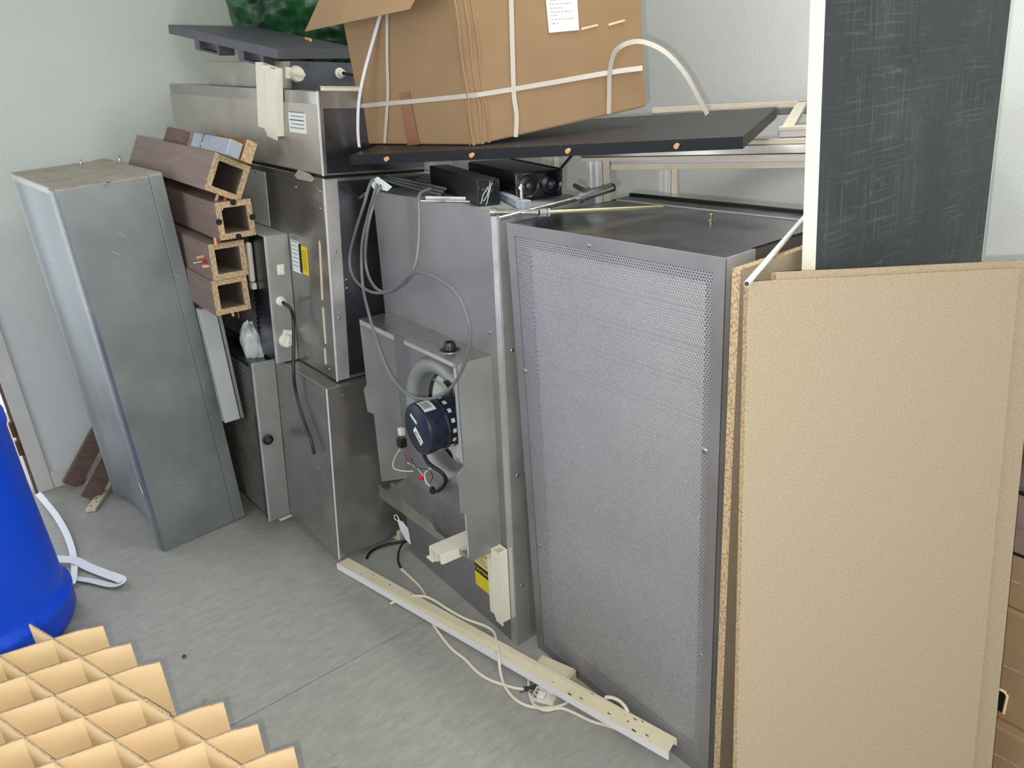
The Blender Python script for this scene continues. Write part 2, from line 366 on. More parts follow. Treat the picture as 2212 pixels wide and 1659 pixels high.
# behind the sheet: sheet-metal border and pleated filter
m2 = .052; fy = .016
b = MB()
for (x0, x1, z0, z1) in ((.003, PW-.003, .003, m2), (.003, PW-.003, PH-m2, PH-.003), (.003, m2, m2, PH-m2), (PW-m2, PW-.003, m2, PH-m2)): b.box(x0, x1, fy, fy+.002, z0, z1)
b.build('filter_border', ALUM, pu)
b = MB(); npl = 92; zs = [m2 + (PH-2*m2)*k/(npl*2) for k in range(npl*2+1)]
for k in range(npl*2):
    ya, yb = (fy+.004, fy+.012) if k % 2 else (fy+.012, fy+.004)
    b.quad((m2, ya, zs[k]), (PW-m2, ya, zs[k]), (PW-m2, yb, zs[k+1]), (m2, yb, zs[k+1]))
b.build('filter_pleats', FILTER, pu)
MB().box(.012, PW-.012, .085, .34, .004, PH-.004).build('body', ALU, pu, bevel=.002)
MB().box(.014, .2725, .088, .336, PH-.004, PH-.0005).build('top_panel', DARKMET, pu, bevel=.0005, seg=1)  # top panels darker than the body: shade put into the metal colour
MB().box(.2735, PW-.012, .088, .336, PH-.004, PH-.0005).build('top_panel', DARKMET, pu, bevel=.0005, seg=1)
MB().box(.0, PW, .337, .41, .002, PH+.001).build('rear_frame', DARKMET, pu, bevel=.002)
MB().box(-.002, PW+.002, .404, .412, .002, PH+.007).build('gasket_gap_strip', BLACKPL, pu, bevel=.002)
MB().box(.02, PW-.02, .336, .3375, PH, PH+.003).build('edge_bead', ALULT, pu)
for (px_, py_) in ((1272, 531), (1133, 802), (1521, 975), (1514, 1418), (1163, 1180)):
    q = aty(px_, py_, .0); screw(pu, (q.x, .0018, q.z), (0, -1, 0), .007)
q = atz(1535, 476, PH); screw(pu, (q.x, q.y, PH-.001), (0, 0, 1), .006, BRASSY)
MB().cyl((PW-.001, .045, PH-.028), (PW+.012, .045, PH-.034), .005).build('drain_stub', ALULT, pu, smooth=True)

# a drill of brass: loose screw standing on its head on the top panel
q = atz(1536, 477, PH+.0005)
b = MB(); b.lathe([(.0001, 0), (.0035, 0), (.0035, .006), (.006, .012), (.0062, .014), (.0022, .0142), (.0001, .0125)], q, (0, 0, 1), 14)
tag(b.build('loose_screw', BRASSY, smooth=True), 'tiny brass countersunk screw standing on the perforated unit top', 'screw')

# ================================================================== MIDDLE FAN UNIT WITH THE OPEN MOTOR BOX
MF = Frame((-.679, -.015, 0), rot(-.037, -.036, .004))
MWD, MHT, MDP = .632, 1.242, .30
mu = thing('fan_filter_unit', 'upright fan unit with an open motor box and grey cable loop, between other metal units', 'filter unit', MF, group='fan filter units')
MU = MF
t_ = .002
b = MB(); b.box(0, t_, t_, MDP, 0, MHT).box(MWD-t_, MWD, t_, MDP, 0, MHT).box(t_, MWD-t_, MDP-t_, MDP, 0, MHT).box(t_, MWD-t_, t_, MDP-t_, 0, t_).box(t_, MWD-t_, t_, MDP-t_, MHT-t_, MHT)
b.build('body', GALV, mu)
# front panel with the round inlet hole
hc = (.32, .61); hr = .152; n = 64
def plate_hole(b, x0, x1, z0, z1, c, r, y, n=64):
    outer = []; inner = []
    for k in range(n):
        a = 2*math.pi*(k+.5)/n; dx, dz = math.cos(a), math.sin(a)
        ts = []
        if abs(dx) > 1e-6: ts.append(((x1 if dx > 0 else x0)-c[0])/dx)
        if abs(dz) > 1e-6: ts.append(((z1 if dz > 0 else z0)-c[1])/dz)
        tt = min(ts); outer.append(V((c[0]+dx*tt, y, c[1]+dz*tt))); inner.append(V((c[0]+dx*r, y, c[1]+dz*r)))
    for cx, cz in ((x0, z0), (x1, z0), (x1, z1), (x0, z1)):   # pull the nearest outer point onto each corner
        k = min(range(n), key=lambda q: (outer[q]-V((cx, y, cz))).length); outer[k] = V((cx, y, cz))
    for k in range(n):
        k2 = (k+1) % n; b.quad(outer[k], outer[k2], inner[k2], inner[k])
b = MB(); plate_hole(b, 0, MWD, 0, MHT, hc, hr, 0)
b.build('front_panel', ALUM, mu, weld=True)
MB().box(MWD-.022, MWD+.001, -.0025, .0, 0, MHT).build('edge_strip', ALULT, mu)
MB().box(MWD, MWD+.003, .0, .05, 0, MHT).build('side_flange', GALV, mu, bevel=.001)
# rolled inlet ring and the fan wheel behind it
b = MB(); prof = [(.172+.026*math.cos(a), -.003-.026*math.sin(a)) for a in [math.pi*k/12 for k in range(13)]]
b.lathe(prof + [(.145, .03)], (hc[0], 0, hc[1]), (0, 1, 0), 56)
b.build('inlet_ring', GALV, mu, smooth=True)
fw = MB(); fw.lathe([(.02, .20), (.19, .20), (.19, .195), (.02, .195)], (hc[0], 0, hc[1]), (0, 1, 0), 40)
fw = fw.build('fan_wheel', PALEPLATE, mu, smooth=True)
MB().lathe([(.09, .075), (.11, .055), (.14, .04), (.141, .043), (.11, .058), (.09, .078)], (hc[0], 0, hc[1]), (0, 1, 0), 40, close=True).build('inlet_cone', PALEPLATE, fw, smooth=True)
for k in range(9):
    a0 = 2*math.pi*k/9; pts = []
    for s_ in range(6):
        a = a0 + .12*s_; r = .075+.022*s_; pts.append((hc[0]+r*math.cos(a), hc[1]+r*math.sin(a)))
    bb = MB()
    for s_ in range(5):
        (xa, za), (xb, zb) = pts[s_], pts[s_+1]; bb.quad((xa, .03, za), (xb, .03, zb), (xb, .195, zb), (xa, .195, za))
    bb.build('fan_blade', PALEPLATE, fw, smooth=True, weld=True)
# motor box: four folded sheets with notched lips
BX0, BX1, BZ0, BZ1, BD = .035, .577, .305, .880, .105
def sheet(name, poly, off, m, par): return MB().prism(poly, off).build(name, m, par)
mb_ = sheet('motor_box_top', [(BX0, 0, BZ1), (BX0, -BD, BZ1), (BX0+.225, -BD, BZ1), (BX0+.225, -BD+.016, BZ1), (BX0+.255, -BD+.016, BZ1), (BX0+.27, -BD, BZ1), (BX1, -BD, BZ1), (BX1, 0, BZ1)], (0, 0, -.002), ALU, mu)
MB().box(BX0, BX0+.215, -BD, -BD+.0015, BZ1-.016, BZ1-.002).build('top_lip', ALULT, mb_)
MB().box(BX0+.275, BX1, -BD, -BD+.0015, BZ1-.013, BZ1-.002).build('top_lip', ALULT, mb_)
sheet('motor_box_side', [(BX0, 0, BZ0), (BX0, -BD+.012, BZ0+.02), (BX0, -BD+.012, BZ0+.26), (BX0, -BD-.008, BZ0+.275), (BX0, -BD-.012, BZ0+.35), (BX0, -BD, BZ0+.365), (BX0, -BD, BZ1), (BX0, 0, BZ1)], (.002, 0, 0), GALV, mu)
rs = sheet('motor_box_side', [(BX1, 0, BZ0), (BX1, -BD, BZ0), (BX1, -BD, BZ0+.155), (BX1, -BD-.018, BZ0+.16), (BX1, -BD-.018, BZ0+.27), (BX1, -BD-.006, BZ0+.285), (BX1, -BD, BZ0+.29), (BX1, -BD, BZ1), (BX1, 0, BZ1)], (-.002, 0, 0), GALV, mu)
MB().box(BX1-.016, BX1, -BD, -BD+.0015, BZ0+.30, BZ1-.002).build('side_lip', ALULT, rs)
MB().box(BX1-.012, BX1, -BD, -BD+.0015, BZ0, BZ0+.15).build('side_lip', ALULT, rs)
bt = sheet('motor_box_bottom', [(BX0, 0, BZ0), (BX0, -BD, BZ0), (BX0+.12, -BD, BZ0), (BX0+.12, -BD, BZ0), (BX1, -BD, BZ0), (BX1, 0, BZ0)], (0, 0, .002), ALU, mu)
sheet('bottom_lip', [(BX0, -BD, BZ0-.035), (BX1, -BD, BZ0-.0), (BX1, -BD, BZ0+.012), (BX0+.36, -BD, BZ0+.012), (BX0+.34, -BD, BZ0+.028), (BX0+.17, -BD, BZ0+.028), (BX0+.15, -BD, BZ0+.012), (BX0, -BD, BZ0+.012)], (0, .0015, 0), ALU, bt)
# gland on the box top
q = MU.L(972, 756, 2, BZ1)
g = MB(); g.lathe([(.0001, .0), (.027, 0), (.027, .002), (.017, .003), (.016, .014), (.013, .022), (.009, .022), (.009, .005), (.0001, .005)], (q.x, q.y, BZ1), (0, 0, 1), 20)
g.build('cable_gland', BLACKPL, mu, smooth=True)
g = MB(); g.lathe([(.018, .0002), (.03, .0002), (.03, .0016), (.018, .0016)], (q.x, q.y, BZ1), (0, 0, 1), 24, close=True); g.build('washer', STEEL, mu, smooth=True)
# the motor, its axis square to the panel
mc = V((hc[0], 0, hc[1])); ax = V((0, 1, 0)); MR = .077
mo = MB(); mo.lathe([(.0001, -.096), (MR-.01, -.096), (MR-.003, -.093), (MR, -.086), (MR, .0), (MR+.001, .001), (MR+.001, .006), (MR, .007), (MR, .045), (MR-.006, .052), (.0001, .052)], mc, ax, 48)
mo = mo.build('motor', NAVY, mu, smooth=True)
g = MB(); g.lathe([(MR+.0004, -.036), (MR+.003, -.036), (MR+.003, -.031), (MR+.0004, -.031)], mc, ax, 48, close=True); g.build('motor_band', STEEL, mo, smooth=True)
def on_motor(a, h): return mc + V((math.cos(a)*MR, h, math.sin(a)*MR)), V((math.cos(a), 0, math.sin(a)))
for k in range(16):
    a = 2*math.pi*k/16; P_, nn = on_motor(a, -.016); tx = V((-math.sin(a), 0, math.cos(a)))
    g = MB(); c = P_+nn*.0004; g.hexa([c-tx*.006-ax*.0055-nn*.001, c+tx*.006-ax*.0055-nn*.001, c+tx*.006+ax*.0055-nn*.001, c-tx*.006+ax*.0055-nn*.001, c-tx*.006-ax*.0055+nn*.0006, c+tx*.006-ax*.0055+nn*.0006, c+tx*.006+ax*.0055+nn*.0006, c-tx*.006+ax*.0055+nn*.0006])
    g.build('vent_slot', WHITEPL, mo)
for a, h in ((-.2, -.068), (-.75, -.068), (.5, -.068), (.05, -.046), (-.5, -.046), (-1.2, -.07)):
    P_, nn = on_motor(a, h); MB().cyl(P_-nn*.002, P_+nn*.0006, .0045, n=12).build('motor_hole', BLACKPL, mo, smooth=True)
def sticker(name, a0, a1, h0, h1, m, par):
    g = MB(); n_ = 6
    for k in range(n_):
        A, B_ = a0+(a1-a0)*k/n_, a0+(a1-a0)*(k+1)/n_; p0, p1 = on_motor(A, 0)[0], on_motor(B_, 0)[0]; s_ = 1.008
        f = lambda p_, h: mc + (p_-mc)*s_ + ax*h
        g.quad(f(p0, h0), f(p1, h0), f(p1, h1), f(p0, h1))
    return g.build(name, m, par, smooth=True, weld=True)
st = sticker('sticker', 1.0, 1.65, -.088, -.05, PAPER, mo)
for k in range(7): sticker('barcode_line', 1.15+.055*k, 1.15+.055*k+.028, -.084, -.058, INKBLK, st).scale = (1.0, 1, 1.0)
sticker('sticker', -1.2, -.8, -.062, -.038, PAPER, mo)
fm = basis(mc+V((.006, -.0968, -.018)), (math.cos(-.75), 0, math.sin(-.75)), (-math.sin(-.75), 0, math.cos(-.75)))
lb = MB().box(-.026, .026, -.011, .011, -.0004, .0004).build('name_label', PAPER, mo); lb.matrix_local = fm
text('name_text', 'genteq', INKBLK, lb, .014, Matrix.Translation((.002, .001, .0006)))
MB().box(-.02, .02, -.0085, -.0075, .0004, .0008).build('label_rule', INK, lb)
lb2 = MB().box(-.019, .019, -.0045, .0045, -.0004, .0004).build('small_label', PAPER, mo); lb2.matrix_local = basis(mc+V((-.012, -.0968, .03)), (math.cos(-.5), 0, math.sin(-.5)), (-math.sin(-.5), 0, math.cos(-.5)))
# wiring inside the box
def lcable(name, pts, r, m, par, k=6): return MB().tube(spline(pts, k), r, 8).build(name, m, par, smooth=True)
pl = lambda px_, py_, y: MU.L(px_, py_, 1, y)
lcable('motor_lead', [pl(915, 980, -.07), pl(925, 1000, -.07), pl(955, 1022, -.05), pl(963, 1040, -.04), pl(950, 1058, -.03), pl(935, 1062, -.02)], .006, BLACKCAB, mu)
lcable('white_wire', [pl(868, 965, -.06), pl(852, 990, -.05), pl(850, 1010, -.05), pl(868, 1017, -.04), pl(892, 1018, -.03)], .002, WHITECAB, mu)
lcable('white_wire', [pl(930, 1012, -.05), pl(918, 1022, -.04), pl(920, 1040, -.04), pl(928, 1050, -.04)], .0025, WHITECAB, mu)
lcable('white_wire', [pl(880, 1000, -.05), pl(900, 1010, -.04), pl(915, 1030, -.03)], .0015, WHITECAB, mu)
lcable('red_wire', [pl(872, 978, -.07), pl(880, 992, -.06), pl(892, 1008, -.05)], .0013, RED, mu)
lcable('black_wire', [pl(888, 990, -.06), pl(900, 1010, -.05), pl(925, 1015, -.05), pl(935, 1030, -.04), pl(928, 1042, -.04)], .0012, BLACKCAB, mu)
lcable('black_lead', [pl(960, 825, -.03), pl(968, 835, -.04), pl(974, 850, -.04), pl(978, 880, -.03)], .004, BLACKCAB, mu)
lcable('black_lead', [pl(966, 822, -.03), pl(975, 838, -.04), pl(981, 855, -.04)], .003, BLACKCAB, mu)
q = pl(868, 955, -.075); MB().box(q.x-.014, q.x+.012, q.y-.012, q.y+.012, q.z-.016, q.z+.014).build('plug_connector', BLACKPL, mu, bevel=.003)
q = pl(867, 932, -.06); MB().box(q.x-.01, q.x+.01, q.y-.008, q.y+.008, q.z-.012, q.z+.012).build('plug_housing', WHITEPL, mu, bevel=.002)
q = pl(912, 1030, -.03); MB().lathe([(.0001, 0), (.01, .002), (.009, .009), (.0001, .011)], q, (.3, -1, .2), 12).build('wire_nut', RED, mu, smooth=True)
q = pl(936, 1059, -.02); MB().lathe([(.0001, 0), (.013, 0), (.011, .008), (.0001, .009)], q, (0, -1, .2), 14).build('lead_grommet', BLACKPL, mu, smooth=True)
q = pl(847, 1025, -.04); MB().box(q.x-.013, q.x+.013, q.y-.008, q.y+.008, q.z-.01, q.z+.01).build('wire_cap', PAPER, mu, bevel=.005)
for (px_, py_) in ((1063, 489), (1058, 718), (780, 440)):
    q = pl(px_, py_, 0); screw(mu, q, (0, -1, 0), .006, BRASSY if py_ == 489 else STEEL)
for zz_ in (.2, .55, .9): screw(mu, (MWD+.003, .025, zz_), (1, 0, 0), .005)
# warning label low on the front
q0 = MU.L(1025, 1200, 1, 0); q1 = MU.L(1060, 1290, 1, 0)
LX0, LX1, LZ0, LZ1 = q0.x-.0, q0.x+.075, .105, .275
wlab = MB().box(LX0, LX1, -.0012, 0, LZ0, LZ1).build('warning_label', PALEYEL, mu)
MB().box(LX0, LX1, -.0018, -.0011, LZ0, LZ0+.05).build('yellow_field', YELLOW, wlab)
MB().box(LX0, LX1, -.0022, -.0011, LZ0+.05, LZ0+.078).build('black_field', INKBLK, wlab)
text('caution_text', 'CAUTION', YELLOW, wlab, .016, basis((LX0+.0375, -.0024, LZ0+.064), (1, 0, 0), (0, 0, 1)))
for k in range(7): MB().box(LX0+.006, LX1-.006-.01*(k % 3), -.0018, -.0011, LZ0+.09+.011*k, LZ0+.093+.011*k).build('print_line', INK, wlab)

# ================================================================== LEANING STACK OF THREE UNITS
SF = Frame((-.766, -.24, .034), rot(.036, -.077, .049))
Z1, DY2, DX2, Z2 = .628, .053, -.027, 1.499
def subframe(p): return Frame(SF.W(p), SF.R)
def knob(par, p, n, up, plate=True):
    """rotary switch: label plate, bezel and a grip bar"""
    n = V(n).normalized(); up = V(up).normalized(); s_ = up.cross(n).normalized(); p = V(p)
    def bx(c, a, b_, h0, h1):
        return [c-s_*a-up*b_+n*h0, c+s_*a-up*b_+n*h0, c+s_*a+up*b_+n*h0, c-s_*a+up*b_+n*h0, c-s_*a-up*b_+n*h1, c+s_*a-up*b_+n*h1, c+s_*a+up*b_+n*h1, c-s_*a+up*b_+n*h1]
    k = MB().lathe([(.0001, 0), (.024, 0), (.024, .004), (.021, .014), (.02, .016), (.0001, .016)], p, n, 28).build('rotary_switch', WHITEPL, par, smooth=True)
    MB().hexa(bx(p, .004, .019, .016, .024)).build('switch_grip', WHITEPL, k, bevel=.0015)
    if plate: MB().hexa(bx(p+up*.018+s_*.0, .016, .018, .0, .003)).build('switch_plate', PAPER, k)
    return k
def gland(par, p, n):
    g = MB().lathe([(.0001, 0), (.016, 0), (.016, .006), (.013, .008), (.0125, .018), (.009, .026), (.006, .027), (.006, .012), (.0001, .012)], p, n, 16)
    return g.build('cable_gland', WHITEPL, par, smooth=True)

# --- lower unit
lu = thing('fan_filter_unit', 'lowest of three stacked metal fan units, black knob on its protruding box', 'filter unit', SF, group='fan filter units')
MB().box(-1.2, 0, 0, .40, 0, Z1).build('body', ALU, lu, bevel=.003)
MB().box(-.003, .001, .03, .397, .004, Z1-.004).build('side_panel', ALU, lu)
MB().box(-.33, -.012, -.0012, 0, .01, Z1-.01).build('front_plate', ALU, lu)
lb_ = MB().box(-.96, -.379, -.078, -.001, .004, .615).build('filter_box', DARKMET, lu, bevel=.002)
MB().box(-.3795, -.375, -.08, -.001, .0, .622).build('end_panel', GALV, lb_, bevel=.001)
MB().box(-.382, -.373, -.084, -.076, .0, .622).build('panel_lip', ALULT, lb_, bevel=.002)
MB().box(-.96, -.384, -.0795, -.001, .614, .617).build('top_plate', DARKMET, lb_)
b = MB(); n_ = 70
for k in range(n_):
    za, zb = .02+.58*k/n_, .02+.58*(k+1)/n_; y0, y1 = (-.079, -.082) if k % 2 else (-.082, -.079)
    b.quad((-.94, y0, za), (-.40, y0, za+.0), (-.40, y1, zb), (-.94, y1, zb))
b.build('filter_mesh', MESHBLK, lb_)
MB().box(-.405, -.383, -.0835, -.078, .004, .615).build('mesh_frame', DARKMET, lb_)
q = SF.L(577, 948, 0, -.375)
kn = MB().lathe([(.0001, .016), (.012, .017), (.018, .014), (.0195, .008), (.014, .003), (.013, 0), (.0001, 0)], (-.375, q.y, q.z), (1, 0, 0), 24).build('knob', BLACKPL, lu, smooth=True)
MB().lathe([(.0001, .018), (.007, .0178), (.008, .0165), (.0001, .0165)], (-.375, q.y, q.z), (1, 0, 0), 16).build('knob_cap', DARKMET, kn, smooth=True)
for (px_, py_) in ((648, 825), (697, 851), (675, 1140), (690, 1010)):
    q = SF.L(px_, py_, 1, 0); screw(lu, (q.x, -.0012, q.z), (0, -1, 0), .0035)
for (px_, py_) in ((741, 853), (731, 968), (739, 1090)):
    q = SF.L(px_, py_, 0, .001); screw(lu, (.001, q.y, q.z), (1, 0, 0), .0035)

MB().box(-.0022, .0018, -.0022, .0018, .0, Z1).build('corner_highlight', BRIGHTROD, lu)  # pale strip paints the bright highlight along the corner
# plastic clip under the front left foot, small cable trunking lengths
q = SF.W((-.378, -.055, -.004))
b = MB(); b.box(-.025, .025, -.03, .03, .024, .027).box(-.025, -.022, -.03, .03, .006, .027).box(.012, .025, -.03, .03, .012, .027)
qc = atz(617, 1120, 0); b.build('trunking_offcut', WHITEPL, frame=basis((qc.x, qc.y, 0), (1, 0, 0), (0, 1, 0)))
tag(bpy.data.objects['trunking_offcut'], 'small white trunking clip wedged under the lowest stacked unit', 'trunking', 'white trunking offcuts')

# --- upper unit
UFR = subframe((0, 0, 0))
uu = thing('fan_filter_unit', 'middle unit of the leaning metal stack, with yellow label and hanging black cable', 'filter unit', SF, group='fan filter units')
UZ0, UZ1 = Z1+.004, 1.262
MB().box(DX2-1.2, DX2, DY2, DY2+.40, UZ0, UZ1).build('body', ALU, uu, bevel=.003)
MB().box(DX2-.002, DX2+.0015, DY2+.045, DY2+.39, UZ0+.012, UZ1-.01).build('side_panel', DARKMET, uu)
qa = SF.L(580, 440, 1, DY2)
MB().box(qa.x+.002, DX2-.012, DY2-.0012, DY2, 1.066, UZ1-.02).build('front_plate', ALU, uu)
MB().box(DX2-.9, qa.x-.002, DY2-.0025, DY2, 1.066, UZ1-.02).build('front_plate', PALEPLATE, uu)  # paler than its neighbour: the reflection is in the colour
MB().box(DX2-.0025, DX2+.0018, DY2-.0025, DY2+.002, UZ0, UZ1).build('corner_highlight', BRIGHTROD, uu)  # corner highlight put in as a pale strip
MB().box(DX2-.001, DX2+.0012, DY2+.002, DY2+.043, UZ0+.003, UZ1-.003).build('side_strip', ALULT, uu)
UX = -.298
ub = MB().box(UX-.62, UX-.004, DY2-.076, DY2-.001, UZ0+.004, 1.058).build('switch_box', DARKMET, uu, bevel=.002)
MB().box(UX-.0045, UX, DY2-.078, DY2-.001, UZ0, 1.062).build('end_panel', GALV, ub, bevel=.001)
MB().box(UX-.62, UX-.005, DY2-.077, DY2-.001, 1.058, 1.062).build('box_top', PALEPLATE, ub)
MB().box(UX-.006, UX+.001, DY2-.082, DY2-.072, UZ0, 1.062).build('panel_lip', ALULT, ub, bevel=.002)
# pleated face to the left
b = MB(); n_ = 46
for k in range(n_):
    za, zb = .66+.38*k/n_, .66+.38*(k+1)/n_; y0, y1 = (DY2-.077, DY2-.083) if k % 2 else (DY2-.083, DY2-.077)
    b.quad((UX-.6, y0, za), (UX-.13, y0, za), (UX-.13, y1, zb), (UX-.6, y1, zb))
b.build('filter_mesh', MESHBLK, ub)
# moulded handle on the dark front of the box
qh0 = SF.L(541, 522, 1, DY2-.08); qh1 = SF.L(543, 618, 1, DY2-.08)
hd = MB().box(qh0.x-.011, qh0.x+.011, DY2-.098, DY2-.0785, qh1.z+.022, qh0.z).build('handle', WHITEPL, ub, bevel=.008)
MB().box(qh0.x-.012, qh0.x+.012, DY2-.095, DY2-.0785, qh1.z-.002, qh1.z+.02).build('handle_foot', WHITEPL, hd, bevel=.002)
# switch, gland and knob on the end panel
q = SF.L(606, 582, 0, UX)
sw = MB().box(UX, UX+.004, q.y-.012, q.y+.012, q.z-.017, q.z+.017).build('rocker_switch', WHITEPL, ub, bevel=.001)
MB().box(UX+.003, UX+.008, q.y-.007, q.y+.007, q.z-.011, q.z+.011).build('rocker', WHITEPL, sw, bevel=.001)
q = SF.L(606, 650, 0, UX); gland(ub, (UX, q.y, q.z), (1, 0, 0)); GL_U = SF.W((UX+.02, q.y, q.z))
q = SF.L(617, 735, 0, UX); knob(ub, (UX, q.y, q.z), (1, 0, 0), (0, .3, .95))
# labels on the front
def front_label(px0, py0, px1, py1, m, par, th=.0015, y=DY2):
    a = SF.L(px0, py0, 1, y); c = SF.L(px0, py1, 1, y); c.x = SF.L(px1, py0+(px1-px0)*.3, 1, y).x
    return MB().box(a.x, c.x, y-.001-th, y-.0005, min(a.z, c.z), max(a.z, c.z)).build('label', m, par), a, c
wl_, a_, c_ = front_label(629, 516, 645, 582, PAPER, uu)
for k in range(8): MB().box(a_.x+.006, c_.x-.006-.004*(k % 2), DY2-.003, DY2-.0012, c_.z+.02+.013*k, c_.z+.0225+.013*k).build('print_line', INK, wl_)
bl_, a_, c_ = front_label(645.5, 527, 651, 585, INKBLK, uu)
yl_, a_, c_ = front_label(651, 530, 663, 589, YELLOW, uu)
for k in range(3): MB().box(a_.x+.004+.012*k, a_.x+.006+.012*k, DY2-.003, DY2-.0012, c_.z+.012, a_.z-.012).build('print_line', INKBLK, yl_)
for (pa, pb) in (((691, 520), (697, 648)), ((698, 664), (704, 742)), ((702, 752), (704.5, 786))):
    a = SF.L(*pa, 1, DY2); c = SF.L(*pb, 1, DY2); MB().bar((a.x, DY2-.001, a.z), (c.x, DY2-.001, c.z), .006, .004, (0, 1, 0)).build('glue_line', CREAMPL, uu)
for (px_, py_) in ((640, 404), (692, 414), (692, 450), (552, 371), (665, 765), (712, 797)):
    q = SF.L(px_, py_, 1, DY2); screw(uu, (q.x, DY2-.0018, q.z), (0, -1, 0), .005)
for (px_, py_) in ((725, 544), (748, 604), (749, 622), (732, 687)):
    q = SF.L(px_, py_, 0, DX2); screw(uu, (DX2+.0015, q.y, q.z), (1, 0, 0), .004)

# black cable hanging from the gland
pts = [GL_U, GL_U+V((.03, -.01, .004))] + [SF.W(SF.L(px_, py_, 0, UX+.07)) for px_, py_ in ((628, 668), (634, 700))] + [SF.W(SF.L(px_, py_, 1, -.02)) for px_, py_ in ((634, 800), (640, 850), (655, 905), (672, 950), (679, 981))]
tag(MB().tube(spline(pts, 8), .0055, 10).build('power_cable', BLACKCAB, smooth=True), 'short black cable hanging from the gland of the middle stacked unit', 'cable')

# --- top unit, lying flat, with its own lid box
tu = thing('fan_filter_unit', 'topmost metal unit of the stack, lying flat under the dark shelf board', 'filter unit', SF, group='fan filter units')
MB().box(DX2-1.225, DX2, DY2, DY2+.36, 1.270, Z2).build('body', ALU, tu, bevel=.002)
MB().box(DX2-1.224, DX2-.002, DY2-.0012, DY2, 1.274, Z2-.035).build('front_plate', DUSTY, tu)
MB().box(DX2-.0025, DX2+.0018, DY2-.0025, DY2+.002, 1.270, Z2).build('corner_highlight', BRIGHTROD, tu)  # pale strip standing in for the lit corner line
MB().box(DX2-.0, DX2+.0012, DY2+.012, DY2+.35, 1.276, Z2-.045).build('side_panel', DARKMET, tu)
MB().box(DX2-1.22, DX2-.005, DY2+.004, DY2+.355, 1.262, 1.271).build('gasket_gap_strip', BLACKPL, tu)  # black strip painted in for the dark gap below this unit
lid = MB().box(-.965, -.29, DY2+.05, DY2+.35, Z2+.0005, Z2+.080).build('lid_box', DUSTY, tu, bevel=.002)
MB().box(-.29, -.287, DY2+.05, DY2+.35, Z2+.0005, Z2+.080).build('lid_end', DARKMET, lid)
MB().box(-.9, -.66, DY2+.05, DY2+.053, Z2+.080, Z2+.105).build('lid_tab', DUSTY, lid)
q = SF.L(640, 160, 0, -.287); knob(lid, (-.287, q.y, q.z), (1, 0, 0), (0, -.98, .1))
q = SF.L(733, 158, 0, -.287); gland(lid, (-.287, q.y, q.z), (1, 0, 0))
tag(MB().tube(spline([SF.W((-.268, q.y, q.z)), SF.W((-.24, q.y+.01, q.z-.003)), SF.W((-.2, q.y+.05, q.z-.01)), SF.W((-.2, q.y+.2, q.z-.03))], 6), .005, 8).build('power_cable', BLACKCAB, smooth=True), 'black cable leaving the gland behind the cardboard box', 'cable')
lb3, a_, c_ = front_label(624, 242, 661, 284, PAPER, tu)
for k in range(5): MB().box(a_.x+.008+.01*(k % 2), c_.x-.01, DY2-.0032, DY2-.0012, c_.z+.012+.011*k, c_.z+.0145+.011*k).build('print_line', INK if k != 2 else INKBLK, lb3)
# cream strip lying on the right edge of the top unit
a = SF.L(670, 190, 2, Z2); c = SF.L(770, 186, 2, Z2)
st_ = thing('trunking_offcut', 'short cream strip lying on the right edge of the topmost unit', 'trunking', SF, group='white trunking offcuts')
MB().box(DX2-.022, DX2-.004, DY2+.02, DY2+.36, Z2+.0005, Z2+.011).build('strip', WHITEPL, st_, bevel=.002)
MB().box(DX2-.020, DX2-.006, DY2+.018, DY2+.362, Z2+.0115, Z2+.0135).build('strip_cover', WHITEPL, st_)

def trunking(name, label, F, L_, wd, dp, mat_=WHITEPL):
    """channel along local z, open side to -y, with an inner rib and turned lips"""
    o = thing(name, label, 'trunking', F, group='white trunking offcuts')
    b = MB(); b.box(0, wd, dp-.0025, dp, 0, L_).box(0, .0025, 0, dp-.0025, 0, L_).box(wd-.0025, wd, 0, dp-.0025, 0, L_)
    b.build('channel', mat_, o, bevel=.0005, seg=1)
    MB().box(0, wd*.4, -.002, 0, .006, L_).build('cover', mat_, o)
    MB().box(wd*.45, wd, -.002, 0, -.012, L_-.004).build('cover', mat_, o)
    MB().box(wd*.41, wd*.44, -.004, dp-.003, 0, L_-.002).build('rib', mat_, o)
    return o
# white trunking hanging over the front of the top unit
P_ = SF.W(SF.L(559, 276, 1, DY2-.024)); P2 = SF.W(SF.L(553, 134, 1, DY2-.024)); P3 = SF.W(SF.L(598, 274, 1, DY2-.024))
zz_ = (P2-P_).normalized(); xx_ = (P3-P_); xx_ = (xx_-zz_*xx_.dot(zz_)).normalized()
trunking('trunking_offcut', 'white cable trunking piece standing against the topmost metal unit', Frame(P_, Matrix((xx_, zz_.cross(xx_), zz_)).transposed()), (P2-P_).length, (P3-P_).length, .022)

# torn strip of foam in the gap between top and middle unit
a = SF.L(638, 372, 1, DY2); c = SF.L(682, 384, 1, DY2)
F_ = [(a.x, DY2-.004, a.z-.01), (a.x+.03, DY2-.004, a.z+.012), (c.x-.03, DY2-.004, c.z+.008), (c.x, DY2-.004, c.z-.002), (c.x-.02, DY2-.004, c.z-.014), (a.x+.02, DY2-.004, a.z-.018)]
MB().prism(F_, (0, .003, 0)).build('torn_foam', GALVD, tu)

